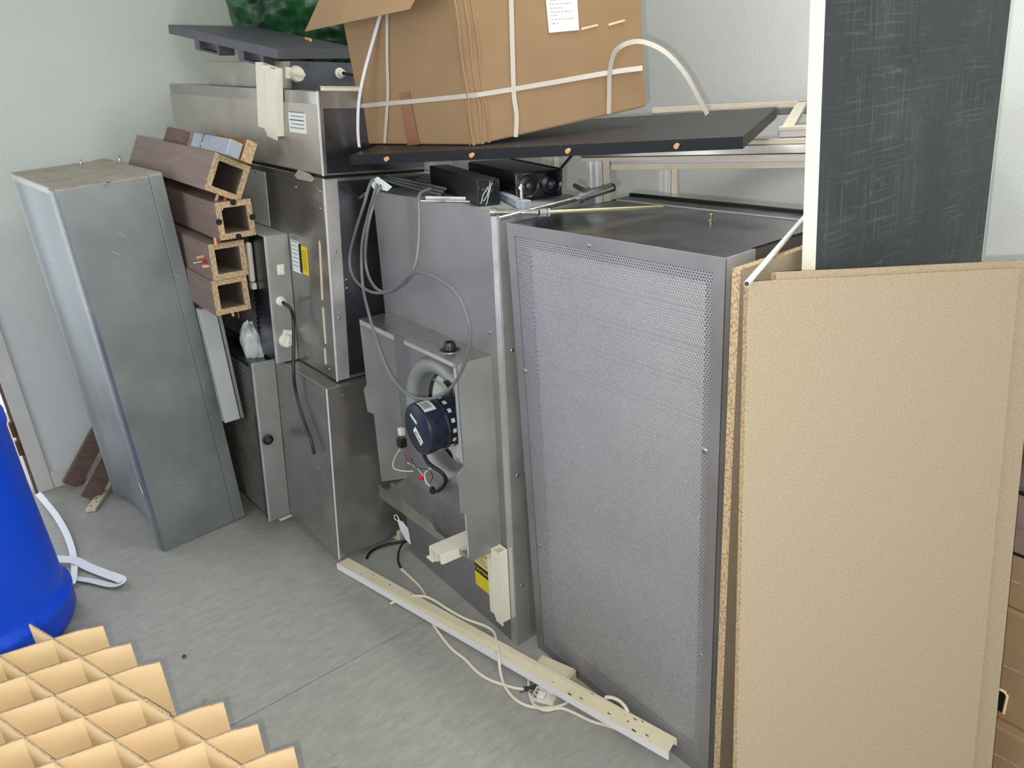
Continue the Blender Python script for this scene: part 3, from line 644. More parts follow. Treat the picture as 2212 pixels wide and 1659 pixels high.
# plastic wad stuffed behind the leaning unit
q = SF.W((-.47, -.035, .665))
b = MB()
def blob(c, rx_, ry_, rz_, seed, amp=.3, nu=22, nv=14):
    rnd = random.Random(seed); ph = [rnd.uniform(0, 6.28) for _ in range(8)]; b = MB(); ring = []
    for i in range(nv+1):
        th = math.pi*i/nv
        for j in range(nu):
            a = 2*math.pi*j/nu
            k = 1 + amp*(.4*math.sin(3*a+ph[0]+2*th)+.3*math.sin(5*th+ph[1]+a)+.3*math.sin(7*a+4*th+ph[2])+.2*math.sin(11*a-6*th+ph[3]))
            b.v.append(V(c)+V((rx_*k*math.sin(th)*math.cos(a), ry_*k*math.sin(th)*math.sin(a), rz_*k*math.cos(th))))
    for i in range(nv):
        for j in range(nu):
            b.f.append((i*nu+j, i*nu+(j+1) % nu, (i+1)*nu+(j+1) % nu, (i+1)*nu+j))
    return b
tag(blob(q, .05, .04, .07, 3, .16, 30, 20).build('film_wad', FOAM, smooth=True, weld=True), 'crumpled white plastic wad on the box of the lowest stacked unit', 'plastic film')

# ================================================================== GREY UNIT ON THE LEFT
PF = Frame((-1.901, -.713, .026), rot(.068, .02, .043))
PX, PD, PHH = .585, .311, 1.309
pod = thing('fan_filter_unit', 'tall dull grey scratched metal unit standing alone beside the left wall', 'filter unit', PF, group='fan filter units')
prof = [(0, 0), (.02, 0), (.035, .012), (.12, .03), (.25, .036), (.36, .03), (.44, .016), (.5, -.002), (.545, -.008), (.575, -.004), (PX, .004), (PX, .268), (0, .268)]
MB().prism([(x, y, 0) for x, y in prof], (0, 0, PHH-.004)).build('body', PODMET, pod, smooth=True)
MB().box(.0, PX+.004, .269, PD, .0, PHH).build('rear_flange', PODMET, pod, bevel=.002)
MB().box(0, PX, 0, .2685, PHH-.004, PHH).build('top_sheet', GALVD, pod)
MB().box(.004, PX-.002, -.0005, .002, PHH-.022, PHH-.004).build('top_lip', GALV, pod)
MB().box(.0, PX-.002, .272, PD, PHH, PHH+.003).build('flange_top', GALVD, pod)
for (px_, py_) in ((178, 366), (262, 360)):
    q = PF.L(px_, py_, 2, PHH); b = MB().tube(spline([(q.x, q.y, PHH), (q.x, q.y, PHH+.02), (q.x-.006, q.y, PHH+.03), (q.x-.012, q.y, PHH+.028)], 4), .003, 6); b.build('hook', STEEL, pod, smooth=True)
q = PF.L(234, 394, 2, PHH); screw(pod, (q.x, q.y, PHH), (0, 0, 1), .006, DARKMET)
for k, (px_, py_) in enumerate(((390, 855), (420, 960), (468, 1068))):
    q = PF.L(px_, py_, 0, PX+.004); screw(pod, (PX+.004, max(q.y, .28), q.z), (1, 0, 0), .004)
MB().prism([(.55, -.0095, .29), (.558, -.0095, .285), (.562, -.0085, .25), (.556, -.0095, .235), (.549, -.0095, .262)], (0, .001, 0)).build('paint_chip', PAPER, pod)

# ================================================================== SQUARE CHIPBOARD TUBES STACKED BETWEEN
TD = V((-.999, -.024, .049)).normalized()
def tube_frame(px_, py_, x_, roll):
    o = atx(px_, py_, x_); X = TD; Y = V((0, math.cos(roll), -math.sin(roll))); Y = (Y-X*Y.dot(X)).normalized(); Z = X.cross(Y)
    if Z.z < 0: Y = -Y; Z = X.cross(Y)
    return Frame(o, Matrix((X, Y, Z)).transposed())
TS, TW, TL = .0578, .0185, .78
TFR = []
for k, (px_, py_, xe, rl, lab) in enumerate(((492, 384, -1.03, .50, 'topmost tilted square chipboard tube with brown veneer and open end'),
                                       (509, 474, -1.03, .03, 'second square chipboard tube, with four black round plugs'),
                                       (494, 562, -1.06, .04, 'third square chipboard tube down, red fitting at its left side'),
                                       (500, 638, -1.07, .04, 'lowest of four stacked square chipboard tubes'))):
    F_ = tube_frame(px_, py_, xe, rl); TFR.append(F_)
    o = thing('square_tube', lab, 'tube', F_, group='square chipboard tubes')
    b = MB(); i_ = TS-TW
    b.box(0, TL, -TS, TS, TS-TW, TS).box(0, TL, -TS, TS, -TS, -TS+TW).box(0, TL, -TS, -TS+TW, -i_, i_).box(0, TL, TS-TW, TS, -i_, i_)
    b.build('shell', WOODBR, o)
    b = MB()
    b.box(-.001, 0, -TS+.001, TS-.001, i_, TS-.001).box(-.001, 0, -TS+.001, TS-.001, -TS+.001, -i_).box(-.001, 0, -TS+.001, -i_, -i_, i_).box(-.001, 0, i_, TS-.001, -i_, i_)
    b.build('cut_end', CHIPEDGE, o)
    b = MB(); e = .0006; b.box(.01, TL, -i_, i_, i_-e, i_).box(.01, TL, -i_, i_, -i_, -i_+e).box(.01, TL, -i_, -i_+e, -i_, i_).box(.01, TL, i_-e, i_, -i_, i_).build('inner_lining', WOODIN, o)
    if k == 1:
        for (ya, za) in ((TS, .0), (-TS, .0), (0, TS), (0, -TS)):
            ya2, za2 = ya*.92, za*.92; MB().cyl((-.0035, ya2, za2), (-.001, ya2, za2), .0095, n=18).build('black_plug', BLACKPL, o, smooth=True)
    if k != 1:
        for s_ in ((.02, 1) if k == 2 else (.02,)):
            pass
    # dowels and threaded fittings sticking out of the sides
    sg2 = 1 if F_.R.col[1].y < 0 else -1
    spec = {0: [((-.02, -.0, -1), 'red'), ((.0, .0, -1), 'dowel'), ((.02, 1, 0), 'dowel')], 1: [], 2: [((-.02, -1, .1), 'dowel'), ((0, -1, 0), 'red'), ((.03, -1, -.1), 'dowel')], 3: [((.02, .0, -1), 'steel'), ((.0, .1, -1), 'dowel')]}[k]
    for j, ((xo, yy, zz2), kind) in enumerate(spec):
        d = V((0, -yy*sg2, zz2)).normalized(); base = V((.014+.02*j, 0, 0)) + d*TS + V((0, .018*(j-1) if abs(zz2) > abs(yy) else 0, .018*(j-1) if abs(yy) > abs(zz2) else 0))
        if kind == 'dowel': MB().cyl(base-d*.004, base+d*.022, .0048, n=12).build('dowel', WOODPALE, o, smooth=True)
        elif kind == 'red':
            f = MB().cyl(base-d*.002, base+d*.014, .005, n=12).build('fitting', RED, o, smooth=True); MB().cyl(base+d*.014, base+d*.042, .0026, n=10).build('fitting_pin', STEEL, f, smooth=True)
        else: MB().cyl(base-d*.002, base+d*.026, .0026, n=10).build('fitting_pin', STEEL, o, smooth=True)
    if k == 1:
        for j, (yy, zz2) in enumerate(((-.045, -TS), (-.012, -TS))):
            pass
        f = MB().cyl((.03, .05*sg2, -TS), (.03, .052*sg2, -TS-.012), .005, n=12).build('fitting', RED, o, smooth=True)
        MB().cyl((.02, .066*sg2, -TS+.008), (.02, .066*sg2, -TS-.016), .0048, n=12).build('dowel', WOODPALE, o, smooth=True)

# things lying on the top tube
F1 = TFR[0]; ts = 1 if F1.R.col[1].y < 0 else -1     # +1 where local y points to the viewer's left
def on_tube(px_, py_, y): return F1.L(px_, py_, 1, y)
qa, qb = on_tube(419, 287, -.01), on_tube(529, 348, -.01)
bk = thing('metal_bracket', 'blue grey painted metal casing resting on the topmost square tube', 'bracket', F1)
zt, zb2 = max(qa.z, TS+.04), TS+.001
MB().box(qb.x, qb.x+.30, *sorted((ts*.05, ts*.008)), zb2, zb2+.048).build('casing', BLUEGREY, bk, bevel=.003)
MB().box(qb.x+.21, qb.x+.213, *sorted((ts*.0515, ts*.0065)), zb2, zb2+.0495).build('casing_seam', DARKMET, bk)
for k in range(4): screw(bk, (qb.x+.03+.06*k, ts*.0502, zb2+.03-.014*(k % 2)), (0, ts, 0), .004)
wd_ = thing('wood_block', 'small orange wooden block behind the blue grey casing', 'wood', F1)
MB().box(qb.x-.004, qb.x+.24, *sorted((-ts*.03, ts*.005)), zb2, zb2+.066).build('block', WOODOR, wd_, bevel=.002)
MB().box(qb.x-.0055, qb.x-.004, *sorted((-ts*.029, ts*.004)), zb2+.001, zb2+.065).build('cut_end', CHIPEDGE, wd_)
qa = on_tube(384, 303, .02)
wb = thing('wood_offcut', 'short brown board end poking up behind the topmost square tube', 'wood', F1)
MB().box(.42, .50, .0, .028, zb2, zb2+.055).build('board', WOODRED, wb, bevel=.002)
MB().box(.503, .58, .0, .028, zb2, zb2+.055).build('board', WOODRED, wb, bevel=.002)

# pale casing carrying the tubes, hidden behind the grey unit
cas = thing('metal_casing', 'pale grey metal casing between the tall grey unit and the stacked units, under the tubes', 'casing', loc=(-1.22, -.385, 0))
MB().box(-.034, 0, -.002, .067, .452, .872).build('shell', CASM, cas, bevel=.003)
MB().box(-.5, -.034, .030, .066, .452, .87).build('rear_shell', CASM, cas, bevel=.002)
MB().box(-.0005, .0015, .052, .056, .453, .871).build('groove', DARKMET, cas)
MB().box(-.0005, .003, .056, .067, .453, .871).build('edge_profile', ALUM, cas, bevel=.001)
MB().box(-.5, -.30, .032, .064, 0, .452).build('foot', WOODRED, cas, bevel=.002)

# ================================================================== CHIPBOARD SHEETS AND THE CHALKBOARD PANEL
def board(name, label, F, x0, x1, h, th, y0=0, group='leaning chipboard sheets'):
    o = thing(name, label, 'chipboard', F, group=group)
    MB().box(x0, x1, y0, y0+th, 0, h).build('sheet', CHIP, o)
    e = .0006
    b = MB(); b.box(x0-e, x0, y0, y0+th, 0, h).box(x1, x1+e, y0, y0+th, 0, h).box(x0, x1, y0, y0+th, h, h+e); b.build('cut_edges', CHIPEDGE, o)
    return o
RF = Frame((.636, -.022, 0), rot(math.pi/2, 0, 0))
board('chipboard_sheet', 'rearmost chipboard sheet, flat against the perforated metal unit', RF, 0, .62, 1.212, .016, y0=-.016)
BF = Frame((.833, -.213, .034), rot(1.081, -.18, .067))
board('chipboard_sheet', 'front chipboard sheet, largest and facing the viewer', BF, 0, .492, 1.188, .016)
q0 = BF.L(1677, 590, 1, .017); q1 = BF.L(2213, 930, 1, .017); q2 = BF.L(2119, 1659, 1, .017); q3 = BF.L(2205, 563, 1, .017)
board('chipboard_sheet', 'chipboard sheet half hidden behind the front one, sticking out at right', BF, q0.x, max(q1.x, q2.x), q0.z, .016, y0=.017)
# chalkboard panel sandwiched behind them
kb = thing('chalkboard_panel', 'tall dark worn panel with cream edge standing behind the chipboard', 'panel', Frame((.752, .12, 0), rot(math.pi/2) @ rot(0, -.044)))
KFr = Frame((.752, .12, 0), rot(math.pi/2) @ rot(0, -.044))
ke = KFr.L(2150, 300, 1, 0).x
MB().box(.002, ke, -.0, .024, 0, 2.15).build('core', SLATE, kb)
MB().box(-.001, .002, -.0005, .0245, 0, 2.15).build('edge_band', CREAMEDGE, kb, bevel=.001)
MB().box(ke, ke+.002, -.0005, .0245, 0, 2.15).build('edge_band', CREAMEDGE, kb)

# ================================================================== ALUMINIUM RACK BEHIND
ra = math.radians(25); rx_, ry_ = V((math.cos(ra), math.sin(ra), 0)), V((-math.sin(ra), math.cos(ra), 0))
RK = Frame((-.20, .445, 0), Matrix((rx_, ry_, V((0, 0, 1)))).transposed())
rk = thing('aluminium_rack', 'aluminium profile rack with cream edging against the back wall', 'rack', RK)
RL, RDp = .76, .70
def profile(b, x, y, z0, z1, s_=.045):
    b.box(x, x+s_, y+.008, y+s_-.008, z0, z1)
    for dx in (0, s_*.4, s_-.009): b.box(x+dx, x+dx+.009, y, y+.008, z0, z1)
    for dx in (0, s_-.009): b.box(x+dx, x+dx+.009, y+s_-.008, y+s_, z0, z1)
for (x, y, zt) in ((0, 0, 1.292), (RL-.05, 0, 1.292), (.01, RDp-.05, 1.345), (RL-.05, RDp-.05, 1.345)):
    b = MB(); profile(b, x, y, 0, zt); b.build('leg', BRIGHTROD, rk)
    MB().box(x+.047, x+.066, y+.004, y+.03, 0, zt).build('leg_edging', CREAMWOOD, rk)
MB().box(-.012, RL, -.004, .04, 1.293, 1.302).build('front_rail_edging', CREAMWOOD, rk)
MB().box(.07, RL, .002, .032, 1.268, 1.284).build('lower_rail', CREAMWOOD, rk, bevel=.001)
MB().box(.07, RL, .004, .032, 1.2842, 1.2928).build('lower_rail', ALUM, rk)
MB().box(-.014, RL, -.006, .04, 1.303, 1.326).build('front_rail', ALU, rk, bevel=.002)
MB().box(.02, RL, .0, .04, 1.3265, 1.336).build('front_rail_edging', CREAMWOOD, rk)
MB().box(-.01, RL, RDp-.05, RDp-.005, 1.346, 1.368).build('rear_rail', ALU, rk, bevel=.002)
MB().box(-.01, RL, RDp-.05, RDp-.008, 1.3685, 1.386).build('rear_rail_edging', CREAMWOOD, rk)
for x in (.0, RL-.05): MB().bar((x+.02, .04, 1.31), (x+.02, RDp-.05, 1.35), .04, .022).build('side_rail', ALU, rk, bevel=.002)
MB().bar((.62, .04, 1.315), (.62, RDp-.05, 1.352), .03, .016).build('cross_rail', CREAMWOOD, rk)
# loose frame lying on the rack: cream and aluminium bars
lf = thing('cream_window_frame', 'flat cream and aluminium frame lying on the rack beside the black shelf board', 'frame', Frame(RK.W((.50, .03, 1.338)), RK.R @ rot(.06, .06)))
b = MB(); b.box(0, .42, 0, .03, 0, .016); b.build('bar', ALUM, lf, bevel=.002)
MB().box(0, .42, .55, .58, 0, .016).build('bar', ALUM, lf, bevel=.002)
MB().box(0, .03, .032, .548, 0, .016).build('bar', CREAMWOOD, lf, bevel=.002)
MB().box(.39, .42, .032, .548, 0, .016).build('bar', CREAMWOOD, lf, bevel=.002)
MB().box(.2, .225, .032, .548, .0, .012).build('bar', CREAMWOOD, lf, bevel=.002)
MB().box(0, .42, .002, .028, .0165, .024).build('edging', CREAMWOOD, lf)
# upright offcut of profile at the back, left of the rack
q = aty(1182, 345, 1.12)
po = thing('profile_post', 'narrow aluminium post with cream edge seen between black tubes and wall', 'post', loc=(q.x-.03, 1.12, 0))
b = MB(); profile(b, 0, 0, 0, 1.30); b.build('post', BRIGHTROD, po); MB().box(.047, .07, .004, .03, 0, 1.30).build('post_edging', CREAMWOOD, po)

# ================================================================== BLACK SHELF BOARD WITH THE CARTON ON IT
A_ = aty(757, 346, -.045); B_ = aty(1605, 308, .38); u_ = B_-A_; d_ = ray(1678, 243); D_ = CAM + d_*(u_.dot(B_-CAM)/u_.dot(d_))
sx = u_.normalized(); sy = (D_-B_).normalized(); sz = sx.cross(sy)
SH = Frame(A_, Matrix((sx, sy, sz)).transposed()); SLn, SWd = u_.length, (D_-B_).length
sh = thing('shelf_board', 'long black shelf board with wooden dowels in its edge, under the carton', 'shelf board', SH)
MB().box(0, SLn, 0, SWd, -.0135, .0135).build('board', BLACKLAM, sh, bevel=.0008, seg=1)
MB().box(0, SLn, -.0008, 0, -.013, .013).build('front_edge', BLACKEDGE, sh)
for (px_, py_) in ((838, 342), (1022, 335), (1229, 323), (1463, 307)):
    q = SH.L(px_, py_, 1, 0); MB().cyl((q.x, .002, 0), (q.x, -.011, 0), .0058, n=14).build('dowel', WOODPALE, sh, smooth=True)

kc = SH.L(1032, 314, 2, .0145); lc = SH.L(789, 312, 2, .0145); rc = SH.L(1399, 231, 2, .060)
KW, LW, RW = SH.W(kc), SH.W(lc), SH.W(rc)
va, vb = LW-KW, RW-KW
upv = (va.cross(vb)); upv = upv if upv.z > 0 else -upv; upv.normalize()
CT = thing('cardboard_carton', 'big battered brown cardboard carton with white straps and paper sheet', 'box', loc=KW)
CH = .46
loc3 = lambda p_: V(p_)-KW
lean = (V((0, 0, 1)) - V((RIGHT.x, RIGHT.y, 0))*.05).normalized()*CH
b = MB()
base = [V((0, 0, 0)), vb, va+vb, va]
b.hexa(base + [q_+lean for q_ in base]); car = b.build('carton_body', CARD, CT, bevel=.006)
nl = va.cross(lean).normalized(); nl = nl if nl.dot(CAM-KW) > 0 else -nl      # outward normal of the left face
nr = vb.cross(lean).normalized(); nr = nr if nr.dot(CAM-KW) > 0 else -nr      # outward normal of the right face
def facep(px_, py_, n_, off=.0015): return hit(px_, py_, KW + n_*off, n_)-KW
# crushed corner: folded ridges running down the edge
for k, (s_, th) in enumerate(((.012, .006), (-.016, .005), (-.034, .004), (.028, .003))):
    e = (va if s_ > 0 else vb).normalized()*abs(s_); n_ = nl if s_ > 0 else nr
    pts = [e+n_*.0004+lean*(j/10)+ (va.normalized()*.003*math.sin(j*1.7+k)) for j in range(11)]
    MB().tube(pts, th*.8, 8).build('crease', CARD, car, smooth=True)
def strapline(name, pxs, n_, m, width=.0115, off=.0035, par=car):
    pts = spline([facep(x_, y_, n_, o_ if o_ is not None else off) for (x_, y_, o_) in pxs], 6)
    t0 = (pts[-1]-pts[0]).normalized(); return MB().ribbon(pts, n_.cross(t0), width, .0009).build(name, m, par)
strapline('strap', [(836, 30, None), (836, 120, None), (838, 200, None), (835, 250, None), (831, 309, None)], nl, STRAPCL)
strapline('strap', [(1104, -10, None), (1107, 100, None), (1110, 200, None), (1116, 250, None), (1114, 296, None)], nr, STRAPCL)
strapline('strap', [(780, 229, None), (830, 224, None), (900, 218, None), (1000, 208, .004), (1026, 205, .006)], nl, STRAPCL)
strapline('strap', [(1018, 207, .006), (1100, 194, None), (1200, 177, None), (1320, 156, None), (1388, 147, None)], nr, STRAPCL)
ls = [facep(x_, y_, nl, o_) for (x_, y_, o_) in ((822, 30, .006), (805, 90, .02), (786, 160, .04), (775, 220, .055), (773, 280, .06), (776, 318, .06))]
MB().ribbon(spline(ls, 6), va, .012, .0009).build('loose_strap', STRAP, car)
rs_ = [facep(x_, y_, nr, o_) for (x_, y_, o_) in ((1315, 246, .002), (1316, 200, .004), (1318, 150, .01), (1330, 110, .02), (1360, 92, .03), (1395, 92, .04), (1440, 115, .05), (1480, 160, .055), (1505, 205, .055), (1528, 247, .05))]
sp_ = spline(rs_, 6); sd_ = [((sp_[min(k+1, len(sp_)-1)]-sp_[max(k-1, 0)]).cross(V((1.0, -.55, .2)))) for k in range(len(sp_))]
MB().ribbon(sp_, sd_, .011, .0009).build('loose_strap', STRAPCL, car)
# tape patch and paper
tp = [facep(x_, y_, nl, .002) for x_, y_ in ((862, 201), (884, 197), (906, 312), (880, 314))]
MB().prism(tp, nl*.0006).build('packing_tape', TAPE, car)
pp = [facep(x_, y_, nr, .0022) for x_, y_ in ((1178, -14), (1246, -18), (1251, 65), (1186, 71))]
pa = MB().prism(pp, nr*.0006).build('paper_sheet', PAPER, car)
rnd = random.Random(5)
for (x0_, x1_, y_) in ((1188, 1202, 1), (1187, 1234, 9), (1188, 1216, 18), (1189, 1236, 26), (1190, 1203, 33), (1190, 1241, 42), (1191, 1208, 51)):
    x_ = x0_
    while x_ < x1_:
        wd2 = min(rnd.uniform(3, 8), x1_-x_)
        pts = [facep(x_+wd2*j/6, y_-(x_+wd2*j/6-x0_)*.05+rnd.uniform(-1.1, 1.1), nr, .0034) for j in range(7)]
        MB().tube(pts, .0004, 4).build('handwriting', INK, pa); x_ += wd2+2
# scuffs
for (x0_, y0_, x1_, y1_) in ((1256, 60, 1290, 55), (1315, 51, 1348, 45)):
    MB().prism([facep(x0_, y0_, nr, .0032), facep(x1_, y1_-3, nr, .0032), facep(x1_+4, y1_, nr, .0032), facep(x0_, y0_+5, nr, .0032)], nr*.0003).build('scuff', CARDLT, car)
# flap folded out at the top of the left face
fo = .11
f0 = facep(661, 68, nl, fo); f1 = facep(886, 20, nl, fo)
MB().prism([lean+va+nl*.002, lean+va*.03+nl*.002, f1, f0], nl*.004).build('flap', CARD, car)

# ================================================================== DARK SHELF BOARD WITH FEET, GREEN BAG, ON THE STACK
K2 = atx(600, 117, -1.0); L2 = atx(364, 63, -1.60); Y2 = atx(757, 121, -1.0)
x2 = (L2-K2); len2 = x2.length; x2.normalize(); y2 = (Y2-K2); y2 = (y2-x2*y2.dot(x2)).normalized(); z2v = x2.cross(y2)
if z2v.z < 0: z2v = -z2v
y2 = z2v.cross(x2)
S2 = Frame(K2, Matrix((x2, y2, z2v)).transposed())
yd = 1 if y2.y > 0 else -1
s2 = thing('shelf_board', 'dark grey shelf board with block feet on top of the stacked units', 'shelf board', S2)
def ybox(b, x0, x1, y0, y1, z0, z1):
    y0, y1 = y0*yd, y1*yd; return b.box(x0, x1, min(y0, y1), max(y0, y1), z0, z1)
ybox(MB(), 0, len2, 0, .34, -.014, .014).build('board', GREYLAM, s2, bevel=.001)
for (pa_, pb_) in (((418, 0), (470, 0)), ((512, 0), (566, 0))):
    xa = S2.L(pa_[0], 90 if pa_[0] < 480 else 112, 1, 0).x; xb = S2.L(pb_[0], 100 if pa_[0] < 480 else 122, 1, 0).x
    xa, xb = min(xa, xb), max(xa, xb)
    ft = MB(); ybox(ft, xa, xa+.012, .004, .06, -.046, -.0145); ybox(ft, xb-.03, xb, .004, .06, -.046, -.0145); ybox(ft, xa+.012, xb-.03, .004, .06, -.046, -.04); ybox(ft, xa+.012, xb-.03, .03, .06, -.04, -.0145)
    ft.build('foot', GREYLAM, s2)
q = S2.L(661, 88, 2, .014); b = MB().cyl((q.x, q.y, .020), (q.x-.03, q.y+.004, .020), .0055, n=12)
dw = thing('loose_dowel', 'single pale wooden dowel lying on the dark grey shelf board', 'dowel', S2); b.build('dowel', WOODPALE, dw, smooth=True)
c_ = atx(600, 40, -1.42)
gb = blob((-1.74, .45, 1.90), .30, .34, .29, 11, .10, 44, 30)
tag(gb.build('green_bag', GREEN, smooth=True, weld=True), 'crumpled dark green tarpaulin bag behind the dark shelf board', 'bag')

# ================================================================== ON TOP OF THE MIDDLE UNIT: BLACK PROFILES, RODS, CABLES
TZ = MHT+.0005
e0 = MU.L(1034, 446, 2, TZ); e1 = MU.L(1081, 441, 2, TZ); e2 = MU.L(935, 406, 2, TZ)
dx_ = (e2-e0); dx_.z = 0; dx_.normalize(); dy_ = V((0, 0, 1)).cross(dx_)
if dy_.dot(e1-e0) < 0: dy_ = -dy_
wb_ = abs((e1-e0).dot(dy_)); wb_ = max(.045, min(.07, wb_))
FB = Frame(MU.W((e0.x, e0.y, TZ)), MU.R @ Matrix((dx_, dx_.cross(V((0, 0, 1))) * -1, V((0, 0, 1)))).transposed())
sgn = 1 if FB.loc(MU.W(e1)).y > 0 else -1
bb_ = thing('wrapped_profile', 'long square black bar wrapped in stretch film on the middle unit', 'bar', FB)
def sbox(b, x0, x1, y0, y1, z0, z1): y0, y1 = y0*sgn, y1*sgn; return b.box(x0, x1, min(y0, y1), max(y0, y1), z0, z1)
sbox(MB(), .004, .46, 0, wb_, 0, .062).build('bar', BLACKPL, bb_, bevel=.003)
sbox(MB(), -.001, .004, .001, wb_-.001, .001, .061).build('film_end', BLACKFILM, bb_, bevel=.002)
for k in range(3):
    MB().tube([V((-.0012, sgn*(.006+.004*j+.006*k), .006+.009*j+.006*math.sin(j+2*k))) for j in range(6)], .0008, 5).build('film_fold', PLASTICCL, bb_, smooth=True)
# twin-tube black profile
g0 = MU.L(1116, 437, 2, TZ); g1 = MU.L(1222, 424, 2, TZ)
FT = Frame(MU.W((g0.x, g0.y, TZ)), FB.R)
tt_ = thing('twin_tube', 'black double tube housing with two round end caps on the middle unit', 'housing', FT)
wt = .128; sb2 = sgn
b = MB(); sbox(b, .006, .40, 0, wt, .004, .07); b.build('housing', BLACKPL, tt_, bevel=.006)
sbox(MB(), .02, .40, wt, wt+.006, .03, .072).build('side_rail', BLACKPL, tt_, bevel=.001)
for k in range(2):
    c = V((.006, sgn*(.034+.061*k), .037))
    cp = MB().lathe([(.0001, .0), (.012, .001), (.013, .003), (.024, .0), (.0285, .005), (.0305, .004), (.031, -.004), (.031, -.02)], c, (-1, 0, 0), 28).build('end_cap', BLACKFILM if k else BLACKPL, tt_, smooth=True)
    MB().lathe([(.0001, .006), (.006, .0055), (.008, .002), (.008, 0)], c, (-1, 0, 0), 14).build('cap_hub', DARKMET, cp, smooth=True)
# flat steel plates under the cables, and grey rails
pl_ = thing('metal_strip', 'flat zinc strip lying under the cable bundle on the middle unit', 'metal strip', MF)
pA = MU.L(930, 445, 2, TZ); pB = MU.L(1030, 440, 2, TZ)
MB().bar((pA.x-.1, pA.y+.03, TZ+.003), (pB.x-.03, pB.y+.012, TZ+.003), .03, .005).build('strip', STEEL, pl_, bevel=.001)
MB().bar((pA.x-.1, pA.y+.046, TZ+.008), (pB.x-.03, pB.y+.026, TZ+.008), .004, .006).build('strip_lip', STEEL, pl_)
gr = thing('grey_rail', 'short grey rail with threaded stud in front of the twin black tubes', 'rail', MF)
rA = MU.L(1130, 452, 2, TZ); rB = MU.L(1085, 428, 2, TZ)
MB().bar((rA.x, rA.y, TZ+.009), (rB.x, rB.y, TZ+.009), .02, .017).build('rail', BLUEGREY, gr, bevel=.001)
MB().box(rA.x-.012, rA.x+.018, rA.y-.012, rA.y+.012, TZ+.0005, TZ+.022).build('clamp_block', BLUEGREY, gr, bevel=.002)
MB().cyl((rA.x-.004, rA.y, TZ+.022), (rA.x-.004, rA.y, TZ+.058), .0045, n=12).build('stud', STEEL, gr, smooth=True)
MB().cyl((rA.x-.004, rA.y, TZ+.046), (rA.x-.004, rA.y, TZ+.053), .008, n=6).build('nut', STEEL, gr)

def rod(name, label, segs, extra=()):
    o = thing(name, label, 'rod', loc=segs[0][0], group='steel rods on the units')
    o0 = V(segs[0][0])
    for (p0, p1, r, m, nm, n_) in segs: MB().cyl(V(p0)-o0, V(p1)-o0, r, n=n_).build(nm, m, o, smooth=(n_ > 8))
    return o
a0 = atz(1066, 458, 1.256); a1 = atz(1164, 459, 1.252); a2 = atz(1432, 447, 1.232)
rod('threaded_rod', 'thin threaded rod with clamp sleeve lying across the two unit tops', [
    (a0, a1, .0065, STEEL, 'sleeve', 14), (a0-(a1-a0).normalized()*.006, a0+(a1-a0).normalized()*.006, .0095, STEEL, 'end_cap', 14),
    (a1, a1+(a2-a1).normalized()*.016, .0095, STEEL, 'nut', 6), (a1+(a2-a1).normalized()*.018, a1+(a2-a1).normalized()*.024, .010, STEEL, 'nut', 6), (a1, a2, .0042, BRASSY, 'threaded_bar', 10)])
b0 = atz(1077, 473, 1.248); b1 = atz(1248, 429, 1.262); b2 = atz(1320, 406, 1.268)
rod('gas_strut', 'zinc strut with thick black capped end crossing behind the threaded rod', [
    (b0, b1, .0058, STEEL, 'shaft', 12), (b1, b2, .0095, STEEL, 'cylinder', 14), (b1-(b2-b1).normalized()*.004, b1+(b2-b1).normalized()*.012, .012, STEEL, 'collar', 14), (b2, b2+(b2-b1).normalized()*.006, .0098, BLACKPL, 'cap', 14)])
c0 = atz(1242, 401, 1.262); c1 = atz(1272, 416, 1.258)
rod('short_rod', 'short zinc peg behind the capped strut', [(c0, c1, .006, STEEL, 'peg', 12)])
d0 = aty(1613, 613, -.065); d1 = aty(1728, 481, .23); 
rod('aluminium_rod', 'bright aluminium rod slanting over the chipboard corner', [(d0, d1+(d1-d0)*.3, .0050, BRIGHTROD, 'bar', 16), (d0-(d1-d0).normalized()*.0006, d0, .0040, DARKMET, 'bore', 12)])
h0 = aty(1240, 330, .40); h1 = aty(1205, 372, .34)
rod('slanting_rod', 'thin dark rod rising from the twin tubes to the shelf board', [(h1, h0, .004, DARKMET, 'bar', 10)])

